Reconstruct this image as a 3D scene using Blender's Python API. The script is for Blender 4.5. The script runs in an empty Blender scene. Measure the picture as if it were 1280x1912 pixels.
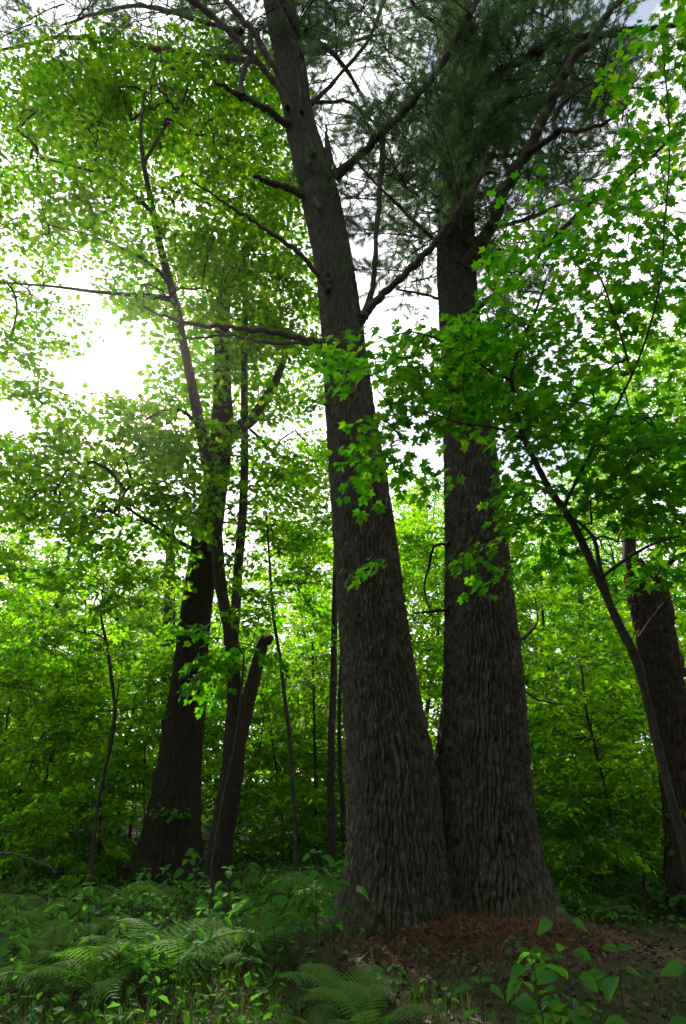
import bpy, math, random
import numpy as np
from mathutils import Vector, Matrix

# ------------------------------------------------------------------ camera, sky, sun
scene = bpy.context.scene
col = scene.collection
R = math.radians
TILT = R(22.0)
F = 1912 * 24.0 / 36.0            # focal length in photo pixels
CZ = 1.5
cam_d = bpy.data.cameras.new('camera')
cam_d.sensor_fit = 'VERTICAL'; cam_d.sensor_height = 36; cam_d.lens = 24
cam_d.clip_start = 0.05; cam_d.clip_end = 2000
cam = bpy.data.objects.new('camera', cam_d); col.objects.link(cam)
cam.location = (0, 0, CZ); cam.rotation_euler = (math.pi/2 + TILT, 0, 0)
scene.camera = cam

SUN = Vector((-0.333, 0.840, 0.590)).normalized()
SUN_EL = math.asin(SUN.z); SUN_ROT = math.atan2(SUN.x, SUN.y)
world = bpy.data.worlds.new('World'); scene.world = world; world.use_nodes = True
wn, wl = world.node_tree.nodes, world.node_tree.links
wn.clear()
w_out = wn.new('ShaderNodeOutputWorld'); w_bg = wn.new('ShaderNodeBackground')
w_sky = wn.new('ShaderNodeTexSky'); w_sky.sky_type = 'NISHITA'; w_sky.sun_disc = False
w_sky.sun_elevation = SUN_EL; w_sky.sun_rotation = SUN_ROT
w_sky.air_density = 1.0; w_sky.dust_density = 2.0; w_sky.ozone_density = 1.0
w_tc = wn.new('ShaderNodeTexCoord'); w_map = wn.new('ShaderNodeMapping'); w_map.inputs['Scale'].default_value = (1, 1, 1.6)
w_noise = wn.new('ShaderNodeTexNoise'); w_noise.inputs['Scale'].default_value = 4.2
w_noise.inputs['Detail'].default_value = 7; w_noise.inputs['Roughness'].default_value = 0.55
w_ramp = wn.new('ShaderNodeValToRGB')
w_ramp.color_ramp.elements[0].position = 0.405; w_ramp.color_ramp.elements[1].position = 0.52
w_ramp.color_ramp.elements[0].color = (.12, .12, .12, 1)
w_mix = wn.new('ShaderNodeMix'); w_mix.data_type = 'RGBA'
w_mix.inputs['B'].default_value = (15.0, 15.2, 15.5, 1)
wl.new(w_tc.outputs['Generated'], w_map.inputs['Vector']); wl.new(w_map.outputs['Vector'], w_noise.inputs['Vector'])
wl.new(w_noise.outputs['Fac'], w_ramp.inputs['Fac']); wl.new(w_ramp.outputs['Color'], w_mix.inputs['Factor'])
wl.new(w_sky.outputs['Color'], w_mix.inputs['A']); wl.new(w_mix.outputs['Result'], w_bg.inputs['Color'])
w_bg.inputs['Strength'].default_value = 0.10
wl.new(w_bg.outputs['Background'], w_out.inputs['Surface'])

sun_d = bpy.data.lights.new('sun', 'SUN'); sun_d.energy = 5.0; sun_d.angle = R(0.53); sun_d.color = (1.0, 0.91, 0.74)
sun_o = bpy.data.objects.new('sun', sun_d); col.objects.link(sun_o)
sun_o.rotation_euler = SUN.to_track_quat('Z', 'Y').to_euler(); sun_o.location = SUN * 60

vs = scene.view_settings
vs.view_transform = 'Standard'; vs.look = 'None'; vs.gamma = 1.0; vs.use_curve_mapping = False
vs.exposure = 0.76
scene.render.engine = 'CYCLES'
cy = scene.cycles
cy.max_bounces = 7; cy.diffuse_bounces = 5; cy.glossy_bounces = 2; cy.transmission_bounces = 5; cy.transparent_max_bounces = 4
cy.use_denoising = True
cy.sample_clamp_indirect = 6.0
cy.caustics_reflective = False; cy.caustics_refractive = False

rng = np.random.default_rng(7)
random.seed(7)

# ------------------------------------------------------------------ helpers
CT, ST = math.cos(TILT), math.sin(TILT)
def ray(px, py):
    a = (px - 640) / F; b = (956 - py) / F
    return np.array([a, CT - b*ST, ST + b*CT])
def P(px, py, Y):                      # the place at distance Y in front of the viewer seen in that direction
    r = ray(px, py); return np.array([0, 0, CZ]) + r * (Y / r[1])
def PM(px, py, Y):                     # metres per photo pixel there
    r = ray(px, py); return (Y / r[1]) / F
def vnoise(u, v, seed, pu=None):       # smooth value noise, optionally periodic in u
    r = np.random.default_rng(seed); T = r.random((1024, 256))
    iu = np.floor(u).astype(int); iv = np.floor(v).astype(int)
    fu = u - iu; fv = v - iv; fu = fu*fu*(3-2*fu); fv = fv*fv*(3-2*fv)
    m = pu if pu else 1024
    a = T[iu % m, iv % 256]; b = T[(iu+1) % m, iv % 256]; c = T[iu % m, (iv+1) % 256]; d = T[(iu+1) % m, (iv+1) % 256]
    return (a*(1-fu)+b*fu)*(1-fv) + (c*(1-fu)+d*fu)*fv
def ground_z(x, y):
    x = np.asarray(x, float); y = np.asarray(y, float)
    z = 0.02*np.clip(y-7, -10, 60) + 0.18*(vnoise(x*.35+50, y*.35+50, 3)-.5) + 0.07*(vnoise(x*1.3+80, y*1.3+80, 4)-.5)
    z = z + 0.24*np.exp(-(((x-1.55)/1.3)**2 + ((y-8.0)/1.25)**2)**1.5)
    return z
def gz(x, y): return float(ground_z(np.array([x]), np.array([y]))[0])
def PX(px, Y):                         # ground point at distance Y under photo column px
    z = 0.0
    for _ in range(3):
        D = Y*CT + (z-CZ)*ST; x = (px-640)/F*D; z = gz(x, Y)
    return np.array([x, Y, z])

def mesh(name, V, faces, smooth=True):
    me = bpy.data.meshes.new(name)
    V = np.ascontiguousarray(V, np.float32)
    me.vertices.add(len(V)); me.vertices.foreach_set('co', V.ravel())
    loops = np.concatenate([f.ravel() for f in faces]).astype(np.int32)
    tot = np.concatenate([np.full(len(f), f.shape[1], np.int32) for f in faces])
    start = np.concatenate([[0], np.cumsum(tot)[:-1]]).astype(np.int32)
    me.loops.add(len(loops)); me.loops.foreach_set('vertex_index', loops)
    me.polygons.add(len(tot)); me.polygons.foreach_set('loop_start', start); me.polygons.foreach_set('loop_total', tot)
    me.polygons.foreach_set('use_smooth', np.full(len(tot), smooth))
    me.update(calc_edges=True); return me
class Soup:
    def __init__(s): s.V = []; s.q = []; s.t = []; s.n = 0
    def add(s, V, q=None, t=None):
        if q is not None and len(q): s.q.append(np.asarray(q)+s.n)
        if t is not None and len(t): s.t.append(np.asarray(t)+s.n)
        s.V.append(np.asarray(V)); s.n += len(V)
    def mesh(s, name, off=(0, 0, 0), smooth=True):
        f = []
        if s.q: f.append(np.concatenate(s.q))
        if s.t: f.append(np.concatenate(s.t))
        return mesh(name, np.concatenate(s.V)-np.asarray(off), f, smooth)
def link(name, data, mat=None, parent=None, kind=None):
    o = bpy.data.objects.new(name, data); col.objects.link(o)
    if mat is not None and data is not None and not data.materials: data.materials.append(mat)
    if parent is not None: o.parent = parent
    if kind: o['kind'] = kind
    return o
def thing(name, label, cat, loc=(0, 0, 0), group=None):
    o = link(name, None); o.location = loc; o.empty_display_size = .1
    o['label'] = label; o['category'] = cat
    if group: o['group'] = group
    return o
def tag(o, label, cat, group=None):
    o['label'] = label; o['category'] = cat
    if group: o['group'] = group
    return o
def copy_tree(o, parent=None):
    c = o.copy(); col.objects.link(c); c.parent = parent
    for ch in list(o.children):
        d = copy_tree(ch, c); d.matrix_parent_inverse = ch.matrix_parent_inverse.copy()
    return c
def hermite(x, xp, fp):
    xp = np.asarray(xp, float); fp = np.asarray(fp, float); m = np.gradient(fp, xp)
    i = np.clip(np.searchsorted(xp, x)-1, 0, len(xp)-2); h = xp[i+1]-xp[i]; t = (x-xp[i])/h
    return ((2*t**3-3*t**2+1)*fp[i] + (t**3-2*t**2+t)*h*m[i] + (-2*t**3+3*t**2)*fp[i+1] + (t**3-t**2)*h*m[i+1])
def tube(pts, rad, k=6, cap=True):
    pts = np.asarray(pts, float); n = len(pts); rad = np.broadcast_to(np.asarray(rad, float), (n,))
    tan = np.gradient(pts, axis=0); tan /= np.linalg.norm(tan, axis=1, keepdims=True)+1e-9
    ref = np.array([0.31, 0.95, 0.05]) if abs(tan[:, 1]).mean() < .8 else np.array([0.9, .1, .42])
    a = np.cross(tan, ref); a /= np.linalg.norm(a, axis=1, keepdims=True)+1e-9; b = np.cross(tan, a)
    th = np.arange(k)*2*np.pi/k
    V = pts[:, None, :] + rad[:, None, None]*(np.cos(th)[None, :, None]*a[:, None, :] + np.sin(th)[None, :, None]*b[:, None, :])
    V = V.reshape(-1, 3)
    i = np.arange(n-1)[:, None]*k; j = np.arange(k)[None, :]; jn = (j+1) % k
    q = np.stack([i+j, i+jn, i+k+jn, i+k+j], -1).reshape(-1, 4)
    t = None
    if cap:
        V = np.concatenate([V, pts[-1:]+tan[-1:]*rad[-1]*.6]); e = len(V)-1
        t = np.stack([(n-1)*k+np.arange(k), (n-1)*k+(np.arange(k)+1) % k, np.full(k, e)], -1)
    return V, q, t
def resample(pts, rad, n):
    pts = np.asarray(pts, float); d = np.concatenate([[0], np.cumsum(np.linalg.norm(np.diff(pts, axis=0), axis=1))])
    x = np.linspace(0, d[-1], n)
    return np.stack([hermite(x, d, pts[:, i]) for i in range(3)], -1), np.interp(x, d, rad)
def voronoi(u, v, nu, seed):           # F1, F2 of jittered cells, periodic in u with nu cells
    r = np.random.default_rng(seed); J = r.random((nu, 512, 2))*.9+.05
    iu = np.floor(u).astype(int); iv = np.floor(v).astype(int)
    f1 = np.full(u.shape, 9.); f2 = np.full(u.shape, 9.)
    for du in (-1, 0, 1):
        for dv in (-1, 0, 1):
            cu, cv = iu+du, iv+dv; j = J[cu % nu, cv % 512]
            d = np.hypot(cu+j[..., 0]-u, cv+j[..., 1]-v)
            lo = np.minimum(f1, d); f2 = np.where(d < f1, f1, np.minimum(f2, d)); f1 = lo
    return f1, f2
def trunk(keys, k, dz, cell=.075, cellh=.34, amp=.026, amp_top=.008, flare=.35, flare_h=.5, lobes=5, seed=1, z_extra=.35, knots=(), zmax=None, lobedir=None, rough=.5):
    """keys: (x, y, z, radius) from the base upward; furrowed bark is real relief"""
    K = np.array(sorted(keys, key=lambda q: q[2])); z0, z1 = K[0, 2], K[-1, 2]
    if zmax: z1 = zmax
    zs = [z0-z_extra]
    while zs[-1] < z1: zs.append(zs[-1] + dz*(1 + max(0, zs[-1]-z0-4)*.22))
    zs = np.array(zs); zs[-1] = z1
    zc = np.clip(zs, z0, None)
    cx, cyy, rr = hermite(zc, K[:, 2], K[:, 0]), hermite(zc, K[:, 2], K[:, 1]), np.interp(zc, K[:, 2], K[:, 3])
    n = len(zs); th = np.arange(k)*2*np.pi/k
    TH, Z = np.meshgrid(th, zs); Rr = rr[:, None]*np.ones_like(TH)
    h = np.clip(Z-z0, 0, None)
    pu = 7
    low = vnoise(TH/(2*np.pi)*pu, Z*.8, seed+5, pu)-.5
    lob = .5+.5*np.cos(lobes*TH + 2.5*vnoise(TH/(2*np.pi)*3, Z*.3, seed+9, 3))
    fl = np.exp(-h/flare_h)
    if lobedir is not None: lob = lob*.5 + np.clip(np.cos(TH-lobedir), 0, 1)**2*1.5
    Rr = Rr*(1 + flare*fl*(.35+lob) + .05*low*2)
    nu = max(8, int(round(2*np.pi*K[0, 3]/cell)))
    U = TH/(2*np.pi)*nu; Vv = Z/cellh
    wu = 1.3*(vnoise(TH/(2*np.pi)*9, Z*1.1, seed+1, 9)-.5) + .75*(vnoise(TH/(2*np.pi)*24, Z*3.6, seed+2, 24)-.5) + .45*(vnoise(TH/(2*np.pi)*60, Z*11, seed+4, 60)-.5)
    wv = .9*(vnoise(TH/(2*np.pi)*nu/2., Z*1.2, seed+3, max(2, nu//2))-.5)
    Uw = np.mod(U+wu, nu)
    f1, f2 = voronoi(Uw, Vv+wv, nu, seed)
    e = np.clip((f2-f1-.02)/.30, 0, 1); ridge = e**.6*(.8+.35*(vnoise(Uw*1.0, Vv*5+seed, seed+13, nu)))
    g1, g2 = voronoi(np.mod(Uw*2, nu*2), (Vv+wv)*4.5, nu*2, seed+20)
    e2 = np.clip((g2-g1-.02)/.28, 0, 1); e2 = e2*e2*(3-2*e2)
    hm = np.clip((h-1.5)/4.0, 0, 1)
    fine = .6*(vnoise(U*3, Z*30, seed+7, min(250, nu*3))-.5) + .6*(vnoise(U*1.3, Z*9, seed+8, 1000)-.5)
    A = amp_top + (amp-amp_top)*np.exp(-h/5.5)
    crack = vnoise(Uw*1.6, Z*7.5, seed+14, max(4, int(nu*1.6))) ; crack = np.clip((.30-crack)/.12, 0, 1)
    grain = vnoise(Uw*4.3, Z*17, seed+15, 1000)+.7*vnoise(Uw*7.1, Z*41, seed+16, 1000)-.85
    disp = A*((1-.6*hm)*(ridge-.85) + (.34+.40*hm)*(e2-.7) + rough*.5*fine + .42*grain*(.3+.7*e) - .38*crack)
    for (kz, kth, ks) in knots:
        d = np.hypot((np.angle(np.exp(1j*(TH-kth))))*rr[:, None]/ks, (Z-kz)/(ks*.8))
        disp += ks*.34*np.exp(-(d-.75)**2*6) - ks*.25*np.exp(-(d*2)**2)
    Rr = Rr + disp
    V = np.stack([cx[:, None]+Rr*np.cos(TH), cyy[:, None]+Rr*np.sin(TH), Z], -1).reshape(-1, 3)
    i = np.arange(n-1)[:, None]*k; j = np.arange(k)[None, :]; jn = (j+1) % k
    q = np.stack([i+j, i+jn, i+k+jn, i+k+j], -1).reshape(-1, 4)
    V = np.concatenate([V, [[cx[-1], cyy[-1], z1+rr[-1]*.3]]]); eidx = len(V)-1
    t = np.stack([(n-1)*k+np.arange(k), (n-1)*k+(np.arange(k)+1) % k, np.full(k, eidx)], -1)
    S = Soup(); S.add(V, q, t)
    nodes = np.stack([cx, cyy, zs], -1)
    return S, nodes, rr
def keys_px(rows, Y, dY=0.0):          # rows: (left px, right px, py)
    out = []
    for l, r, py in rows:
        px = .5*(l+r); y = Y + dY*(1760-py)/1760.
        p = P(px, py, y); out.append((p[0], p[1], p[2], .5*(r-l)*PM(px, py, y)))
    return out
def stem_px(rows, n=40):               # rows: (px, py, width px, Y) -> points, radii
    pts = [P(a, b, d) for a, b, c, d in rows]; rad = [c*.5*PM(a, b, d) for a, b, c, d in rows]
    return resample(pts, rad, n)

# ------------------------------------------------------------------ materials
def new_mat(name):
    m = bpy.data.materials.new(name); m.use_nodes = True; nt = m.node_tree; nt.nodes.clear()
    return m, nt.nodes, nt.links
def ramp(n, stops):
    r = n.new('ShaderNodeValToRGB'); cr = r.color_ramp
    while len(cr.elements) < len(stops): cr.elements.new(.5)
    for e, (p, c) in zip(cr.elements, stops): e.position = p; e.color = (*c, 1)
    return r
def leaf_mat(name, cols, trans, tf=.5, rough=.6, spec=.10):
    """cols: reflected colours over the leaves, trans: colours of the light let through"""
    m, n, l = new_mat(name)
    g = n.new('ShaderNodeNewGeometry'); out = n.new('ShaderNodeOutputMaterial')
    k = len(cols)-1
    r1 = ramp(n, [(i/k, c) for i, c in enumerate(cols)]); r2 = ramp(n, [(i/k, c) for i, c in enumerate(trans)])
    tc = n.new('ShaderNodeTexCoord'); nz = n.new('ShaderNodeTexNoise'); nz.inputs['Scale'].default_value = 14; nz.inputs['Detail'].default_value = 3
    l.new(tc.outputs['Object'], nz.inputs['Vector'])
    mm = n.new('ShaderNodeMath'); mm.operation = 'MULTIPLY_ADD'; l.new(nz.outputs['Fac'], mm.inputs[0]); mm.inputs[1].default_value = .7; mm.inputs[2].default_value = -.35
    ad = n.new('ShaderNodeMath'); ad.operation = 'ADD'; l.new(mm.outputs[0], ad.inputs[0]); l.new(g.outputs['Random Per Island'], ad.inputs[1])
    l.new(ad.outputs[0], r1.inputs['Fac']); l.new(ad.outputs[0], r2.inputs['Fac'])
    b = n.new('ShaderNodeBsdfPrincipled'); b.inputs['Roughness'].default_value = rough; b.inputs['Specular IOR Level'].default_value = spec
    t = n.new('ShaderNodeBsdfTranslucent'); mx = n.new('ShaderNodeMixShader'); mx.inputs['Fac'].default_value = tf
    l.new(r1.outputs['Color'], b.inputs['Base Color']); l.new(r2.outputs['Color'], t.inputs['Color'])
    l.new(b.outputs['BSDF'], mx.inputs[1]); l.new(t.outputs['BSDF'], mx.inputs[2]); l.new(mx.outputs['Shader'], out.inputs['Surface'])
    return m
def bark_mat(name, c0, c1, scale=(9, 9, 2.2), bump=.5, moss=0.0, moss_z=.5, lichen=0.0):
    m, n, l = new_mat(name)
    out = n.new('ShaderNodeOutputMaterial'); b = n.new('ShaderNodeBsdfPrincipled')
    b.inputs['Roughness'].default_value = .88; b.inputs['Specular IOR Level'].default_value = .25
    tc = n.new('ShaderNodeTexCoord'); mp = n.new('ShaderNodeMapping'); mp.inputs['Scale'].default_value = scale
    l.new(tc.outputs['Object'], mp.inputs['Vector'])
    a = n.new('ShaderNodeTexNoise'); a.inputs['Scale'].default_value = 2.2; a.inputs['Detail'].default_value = 8; a.inputs['Roughness'].default_value = .65
    l.new(mp.outputs['Vector'], a.inputs['Vector'])
    r = ramp(n, [(.36, c0), (.52, tuple(.5*(x+y) for x, y in zip(c0, c1))), (.66, c1)]); l.new(a.outputs['Fac'], r.inputs['Fac'])
    colr = r.outputs['Color']
    if lichen > 0:
        v = n.new('ShaderNodeTexNoise'); v.inputs['Scale'].default_value = 5; v.inputs['Detail'].default_value = 6
        l.new(tc.outputs['Object'], v.inputs['Vector'])
        vr = ramp(n, [(.58, (0, 0, 0)), (.68, (lichen,)*3)]); l.new(v.outputs['Fac'], vr.inputs['Fac'])
        mx = n.new('ShaderNodeMix'); mx.data_type = 'RGBA'; l.new(vr.outputs['Color'], mx.inputs['Factor'])
        l.new(colr, mx.inputs['A']); mx.inputs['B'].default_value = (.16, .17, .14, 1); colr = mx.outputs['Result']
    if moss > 0:
        sp = n.new('ShaderNodeSeparateXYZ'); l.new(tc.outputs['Object'], sp.inputs['Vector'])
        v = n.new('ShaderNodeTexNoise'); v.inputs['Scale'].default_value = 3.5; v.inputs['Detail'].default_value = 8; v.inputs['Roughness'].default_value = .7
        l.new(tc.outputs['Object'], v.inputs['Vector'])
        ma = n.new('ShaderNodeMath'); ma.operation = 'MULTIPLY_ADD'; l.new(sp.outputs['Z'], ma.inputs[0]); ma.inputs[1].default_value = -.18/moss_z
        l.new(v.outputs['Fac'], ma.inputs[2])
        vr = ramp(n, [(.42, (0, 0, 0)), (.56, (moss,)*3)]); l.new(ma.outputs[0], vr.inputs['Fac'])
        mx = n.new('ShaderNodeMix'); mx.data_type = 'RGBA'; l.new(vr.outputs['Color'], mx.inputs['Factor'])
        l.new(colr, mx.inputs['A']); mx.inputs['B'].default_value = (.045, .075, .015, 1); colr = mx.outputs['Result']
    l.new(colr, b.inputs['Base Color'])
    f = n.new('ShaderNodeTexNoise'); f.inputs['Scale'].default_value = 9; f.inputs['Detail'].default_value = 9; f.inputs['Roughness'].default_value = .7
    l.new(mp.outputs['Vector'], f.inputs['Vector'])
    bp = n.new('ShaderNodeBump'); bp.inputs['Strength'].default_value = bump; bp.inputs['Distance'].default_value = .035
    l.new(f.outputs['Fac'], bp.inputs['Height']); l.new(bp.outputs['Normal'], b.inputs['Normal'])
    l.new(b.outputs['BSDF'], out.inputs['Surface'])
    return m
M = {}
M['bark_pine'] = bark_mat('bark_pine', (.024, .019, .015), (.145, .126, .106), (20, 20, 4.0), 1., .5, .45, .35)
M['bark_oak'] = bark_mat('bark_oak', (.015, .012, .009), (.058, .047, .036), (22, 22, 4.0), .9, .75, .55)
M['bark_maple'] = bark_mat('bark_maple', (.017, .014, .011), (.052, .044, .035), (14, 14, 6), .6, .3, .6, .5)
M['bark_dead'] = bark_mat('bark_dead', (.014, .010, .007), (.058, .038, .026), (18, 18, 2.5), .6, .25, .6)
M['bark_twig'] = bark_mat('bark_twig', (.018, .014, .011), (.042, .033, .026), (20, 20, 20), .2)
M['bark_branch'] = bark_mat('bark_branch', (.018, .014, .011), (.052, .038, .028), (16, 16, 16), .4, 0, 1, .35)
M['wood'] = bark_mat('wood', (.16, .105, .06), (.30, .20, .12), (14, 14, 1.2), .4)
M['leaf_canopy'] = leaf_mat('leaf_canopy', [(.025, .075, .012), (.035, .10, .014), (.05, .12, .018)], [(.05, .26, .002), (.14, .39, .003), (.32, .54, .005)], .58)
M['leaf_near'] = leaf_mat('leaf_near', [(.018, .07, .012), (.03, .10, .014), (.05, .125, .016)], [(.04, .24, .003), (.09, .37, .004), (.24, .52, .005)], .55)
M['leaf_under'] = leaf_mat('leaf_under', [(.03, .09, .016), (.04, .115, .018), (.06, .14, .02)], [(.12, .44, .004), (.24, .56, .005), (.42, .68, .008)], .6)
M['leaf_herb'] = leaf_mat('leaf_herb', [(.028, .10, .022), (.035, .12, .024), (.05, .14, .024)], [(.09, .34, .02), (.12, .38, .02), (.16, .42, .02)], .45, .65, .06)
M['fern'] = leaf_mat('fern', [(.06, .15, .035), (.085, .18, .042), (.12, .21, .05)], [(.12, .34, .03), (.14, .37, .03), (.18, .42, .03)], .45, .7, .04)
M['needle'] = leaf_mat('needle', [(.026, .056, .026), (.032, .070, .030), (.042, .085, .032)], [(.07, .16, .045), (.09, .20, .05), (.12, .25, .055)], .45, .6, .12)
M['grass'] = leaf_mat('grass', [(.022, .055, .012), (.028, .065, .014), (.045, .05, .022)], [(.04, .14, .012), (.06, .16, .012), (.07, .10, .03)], .4)
M['litter'] = leaf_mat('litter', [(.04, .024, .013), (.065, .04, .022), (.10, .066, .04), (.05, .03, .016)], [(.05, .03, .015)]*4, .12, .7, .25)
M['fallen_needle'] = leaf_mat('fallen_needle', [(.05, .022, .012), (.095, .038, .018), (.15, .07, .034)], [(.05, .02, .01)]*3, .08, .6, .25)
M['dead_leaf'] = leaf_mat('dead_leaf', [(.20, .05, .02), (.24, .07, .025), (.26, .10, .04)], [(.25, .07, .02)]*3, .4)

m, n, l = new_mat('forest_floor')
out = n.new('ShaderNodeOutputMaterial'); b = n.new('ShaderNodeBsdfPrincipled'); b.inputs['Roughness'].default_value = .95; b.inputs['Specular IOR Level'].default_value = .15
tc = n.new('ShaderNodeTexCoord'); a = n.new('ShaderNodeTexNoise'); a.inputs['Scale'].default_value = 9; a.inputs['Detail'].default_value = 10; a.inputs['Roughness'].default_value = .75
l.new(tc.outputs['Object'], a.inputs['Vector'])
r = ramp(n, [(.3, (.022, .016, .010)), (.5, (.05, .034, .020)), (.7, (.085, .058, .034))]); l.new(a.outputs['Fac'], r.inputs['Fac'])
b2 = n.new('ShaderNodeTexNoise'); b2.inputs['Scale'].default_value = .8; b2.inputs['Detail'].default_value = 5; l.new(tc.outputs['Object'], b2.inputs['Vector'])
r2 = ramp(n, [(.48, (0, 0, 0)), (.62, (.6, .6, .6))]); l.new(b2.outputs['Fac'], r2.inputs['Fac'])
mx = n.new('ShaderNodeMix'); mx.data_type = 'RGBA'; l.new(r2.outputs['Color'], mx.inputs['Factor']); l.new(r.outputs['Color'], mx.inputs['A']); mx.inputs['B'].default_value = (.035, .055, .014, 1)
l.new(mx.outputs['Result'], b.inputs['Base Color'])
bp = n.new('ShaderNodeBump'); bp.inputs['Strength'].default_value = .8; bp.inputs['Distance'].default_value = .04; l.new(a.outputs['Fac'], bp.inputs['Height']); l.new(bp.outputs['Normal'], b.inputs['Normal'])
l.new(b.outputs['BSDF'], out.inputs['Surface']); M['floor'] = m

# ------------------------------------------------------------------ leaves and sprays
def fan(outline, center):
    pts = [center]+outline; k = len(outline)
    V = np.array([(x, y, .22*abs(x) - .16*y*y) for x, y in pts])
    return V, np.array([(0, 1+i, 1+(i+1) % k) for i in range(k)])
def mirror(right): return [(0, 0)] + right + [(0, 1)] + [(-x, y) for x, y in reversed(right)]
L_KITE = (np.array([(0, 0, 0), (.30, .42, .07), (0, 1, -.14), (-.30, .42, .07)]), np.array([(0, 1, 2), (0, 2, 3)]))
L_OVAL = (np.array([(0, 0, 0), (.30, .25, .06), (.27, .62, .03), (0, 1, -.16), (-.27, .62, .03), (-.30, .25, .06)]), np.array([(0, 1, 2), (0, 2, 3), (0, 3, 4), (0, 4, 5)]))
L_MAPLE_LO = fan(mirror([(.40, .10), (.52, .58), (.20, .62)]), (0, .42))
L_MAPLE_HI = fan(mirror([(.20, -.06), (.42, .02), (.36, .16), (.47, .22), (.34, .30), (.44, .44), (.62, .60), (.40, .62), (.30, .56), (.16, .58), (.22, .74), (.10, .82)]), (0, .40))
def ovate(nr=7, wid=.30, teeth=True):
    V = []; T = []
    ys = np.linspace(0, 1, nr)
    prof = wid*np.sin(np.pi*np.clip(ys, 0, 1)**.72)**.85
    for i, y in enumerate(ys):
        w = max(prof[i], .004); tz = -.22*y*y
        for s in (-1, -.5, 0, .5, 1):
            zz = tz + .20*abs(s)*w*2 + (.012 if abs(s) == .5 else 0)
            V.append((s*w, y + (.03 if abs(s) == 1 and teeth else 0) - .02*abs(s), zz))
    for i in range(nr-1):
        for j in range(4):
            a = i*5+j; T += [(a, a+1, a+6), (a, a+6, a+5)]
    if teeth:
        for i in range(1, nr-1):
            for j, s in ((0, -1), (4, 1)):
                a = i*5+j; bq = (i-1)*5+j if i > 1 else i*5+j
                V.append((s*(prof[i]+.025), ys[i]+.07, V[a][2])); c = len(V)-1
                T.append((a, c, (i+1)*5+j) if s > 0 else (a, (i+1)*5+j, c))
    return np.array(V), np.array(T)
L_OVATE = ovate()
def build_leaves(tpl, pos, d, nrm, size):
    T, Fc = tpl
    d = d/(np.linalg.norm(d, axis=1, keepdims=True)+1e-9)
    sd = np.cross(d, nrm); sd /= np.linalg.norm(sd, axis=1, keepdims=True)+1e-9
    nn = np.cross(sd, d); s = size[:, None, None]; zc = (.2+2.0*np.random.default_rng(len(pos)).random(len(pos)))[:, None, None]
    V = pos[:, None, :] + s*(T[None, :, 0:1]*sd[:, None, :] + T[None, :, 1:2]*d[:, None, :] + T[None, :, 2:3]*(zc*nn[:, None, :]))
    k = len(T); Fa = (Fc[None] + (np.arange(len(pos))*k)[:, None, None]).reshape(-1, 3)
    return V.reshape(-1, 3), Fa
def spray_variant(r, nside=5, per=3, jitter=.3):
    """a flat leafy spray along +x, unit length: leaf positions, directions, normals"""
    pos, d = [], []
    def twig(o, ang, ln, m):
        for i in range(m):
            t = (i+.6)/m; p = o + ln*t*np.array([math.cos(ang), math.sin(ang)])
            for s in (-1, 1):
                aa = ang + s*(.95+.4*r.random()-.2) if i < m-1 else ang + s*.75
                pos.append(p); d.append(aa)
        pos.append(o+ln*np.array([math.cos(ang), math.sin(ang)])); d.append(ang)
    twig(np.array([.25, 0.]), 0, .75, per+2)
    for i in range(nside):
        t = .12+.72*i/nside; s = 1 if i % 2 else -1
        twig(np.array([t, 0.]), s*(.75+.25*r.random()), (.62-.42*t)*(.8+.4*r.random()), per)
    pos = np.array(pos); d = np.array(d); n = len(pos)
    p3 = np.concatenate([pos, (-.16*(pos**2).sum(1) + .05*r.standard_normal(n))[:, None]], 1)
    d3 = np.stack([np.cos(d), np.sin(d), -.35+.30*r.standard_normal(n)], -1)
    nr = np.stack([jitter*r.standard_normal(n), jitter*r.standard_normal(n), np.ones(n)], -1)
    return p3, d3, nr
SPRAYS = [spray_variant(np.random.default_rng(100+i)) for i in range(10)]
SPRAYS_NEAR = [spray_variant(np.random.default_rng(200+i), 3, 2, .25) for i in range(8)]
def place_sprays(tips, heads, length, leaf, variants=SPRAYS, r=rng, up_tilt=.0, keep=1.0, roll=.14):
    A, B, C, S = [], [], [], []
    for p, h in zip(tips, heads):
        p3, d3, nr = variants[r.integers(len(variants))]
        if keep < 1:
            k = r.random(len(p3)) < keep; p3, d3, nr = p3[k], d3[k], nr[k]
        x = np.array([h[0], h[1], np.clip(h[2], -.35, .35)+up_tilt]); x[:2] += .35*r.standard_normal(2); x /= np.linalg.norm(x)+1e-9
        y = np.cross([roll*r.standard_normal(), roll*r.standard_normal(), 1], x); y /= np.linalg.norm(y)+1e-9; z = np.cross(x, y)
        Rm = np.stack([x, y, z]); L = length*(.75+.5*r.random())
        A.append(p + (p3*L) @ Rm); B.append(d3 @ Rm); C.append(nr @ Rm); S.append(leaf*(.65+.6*r.random(len(p3))))
    return np.concatenate(A), np.concatenate(B), np.concatenate(C), np.concatenate(S)
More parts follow.
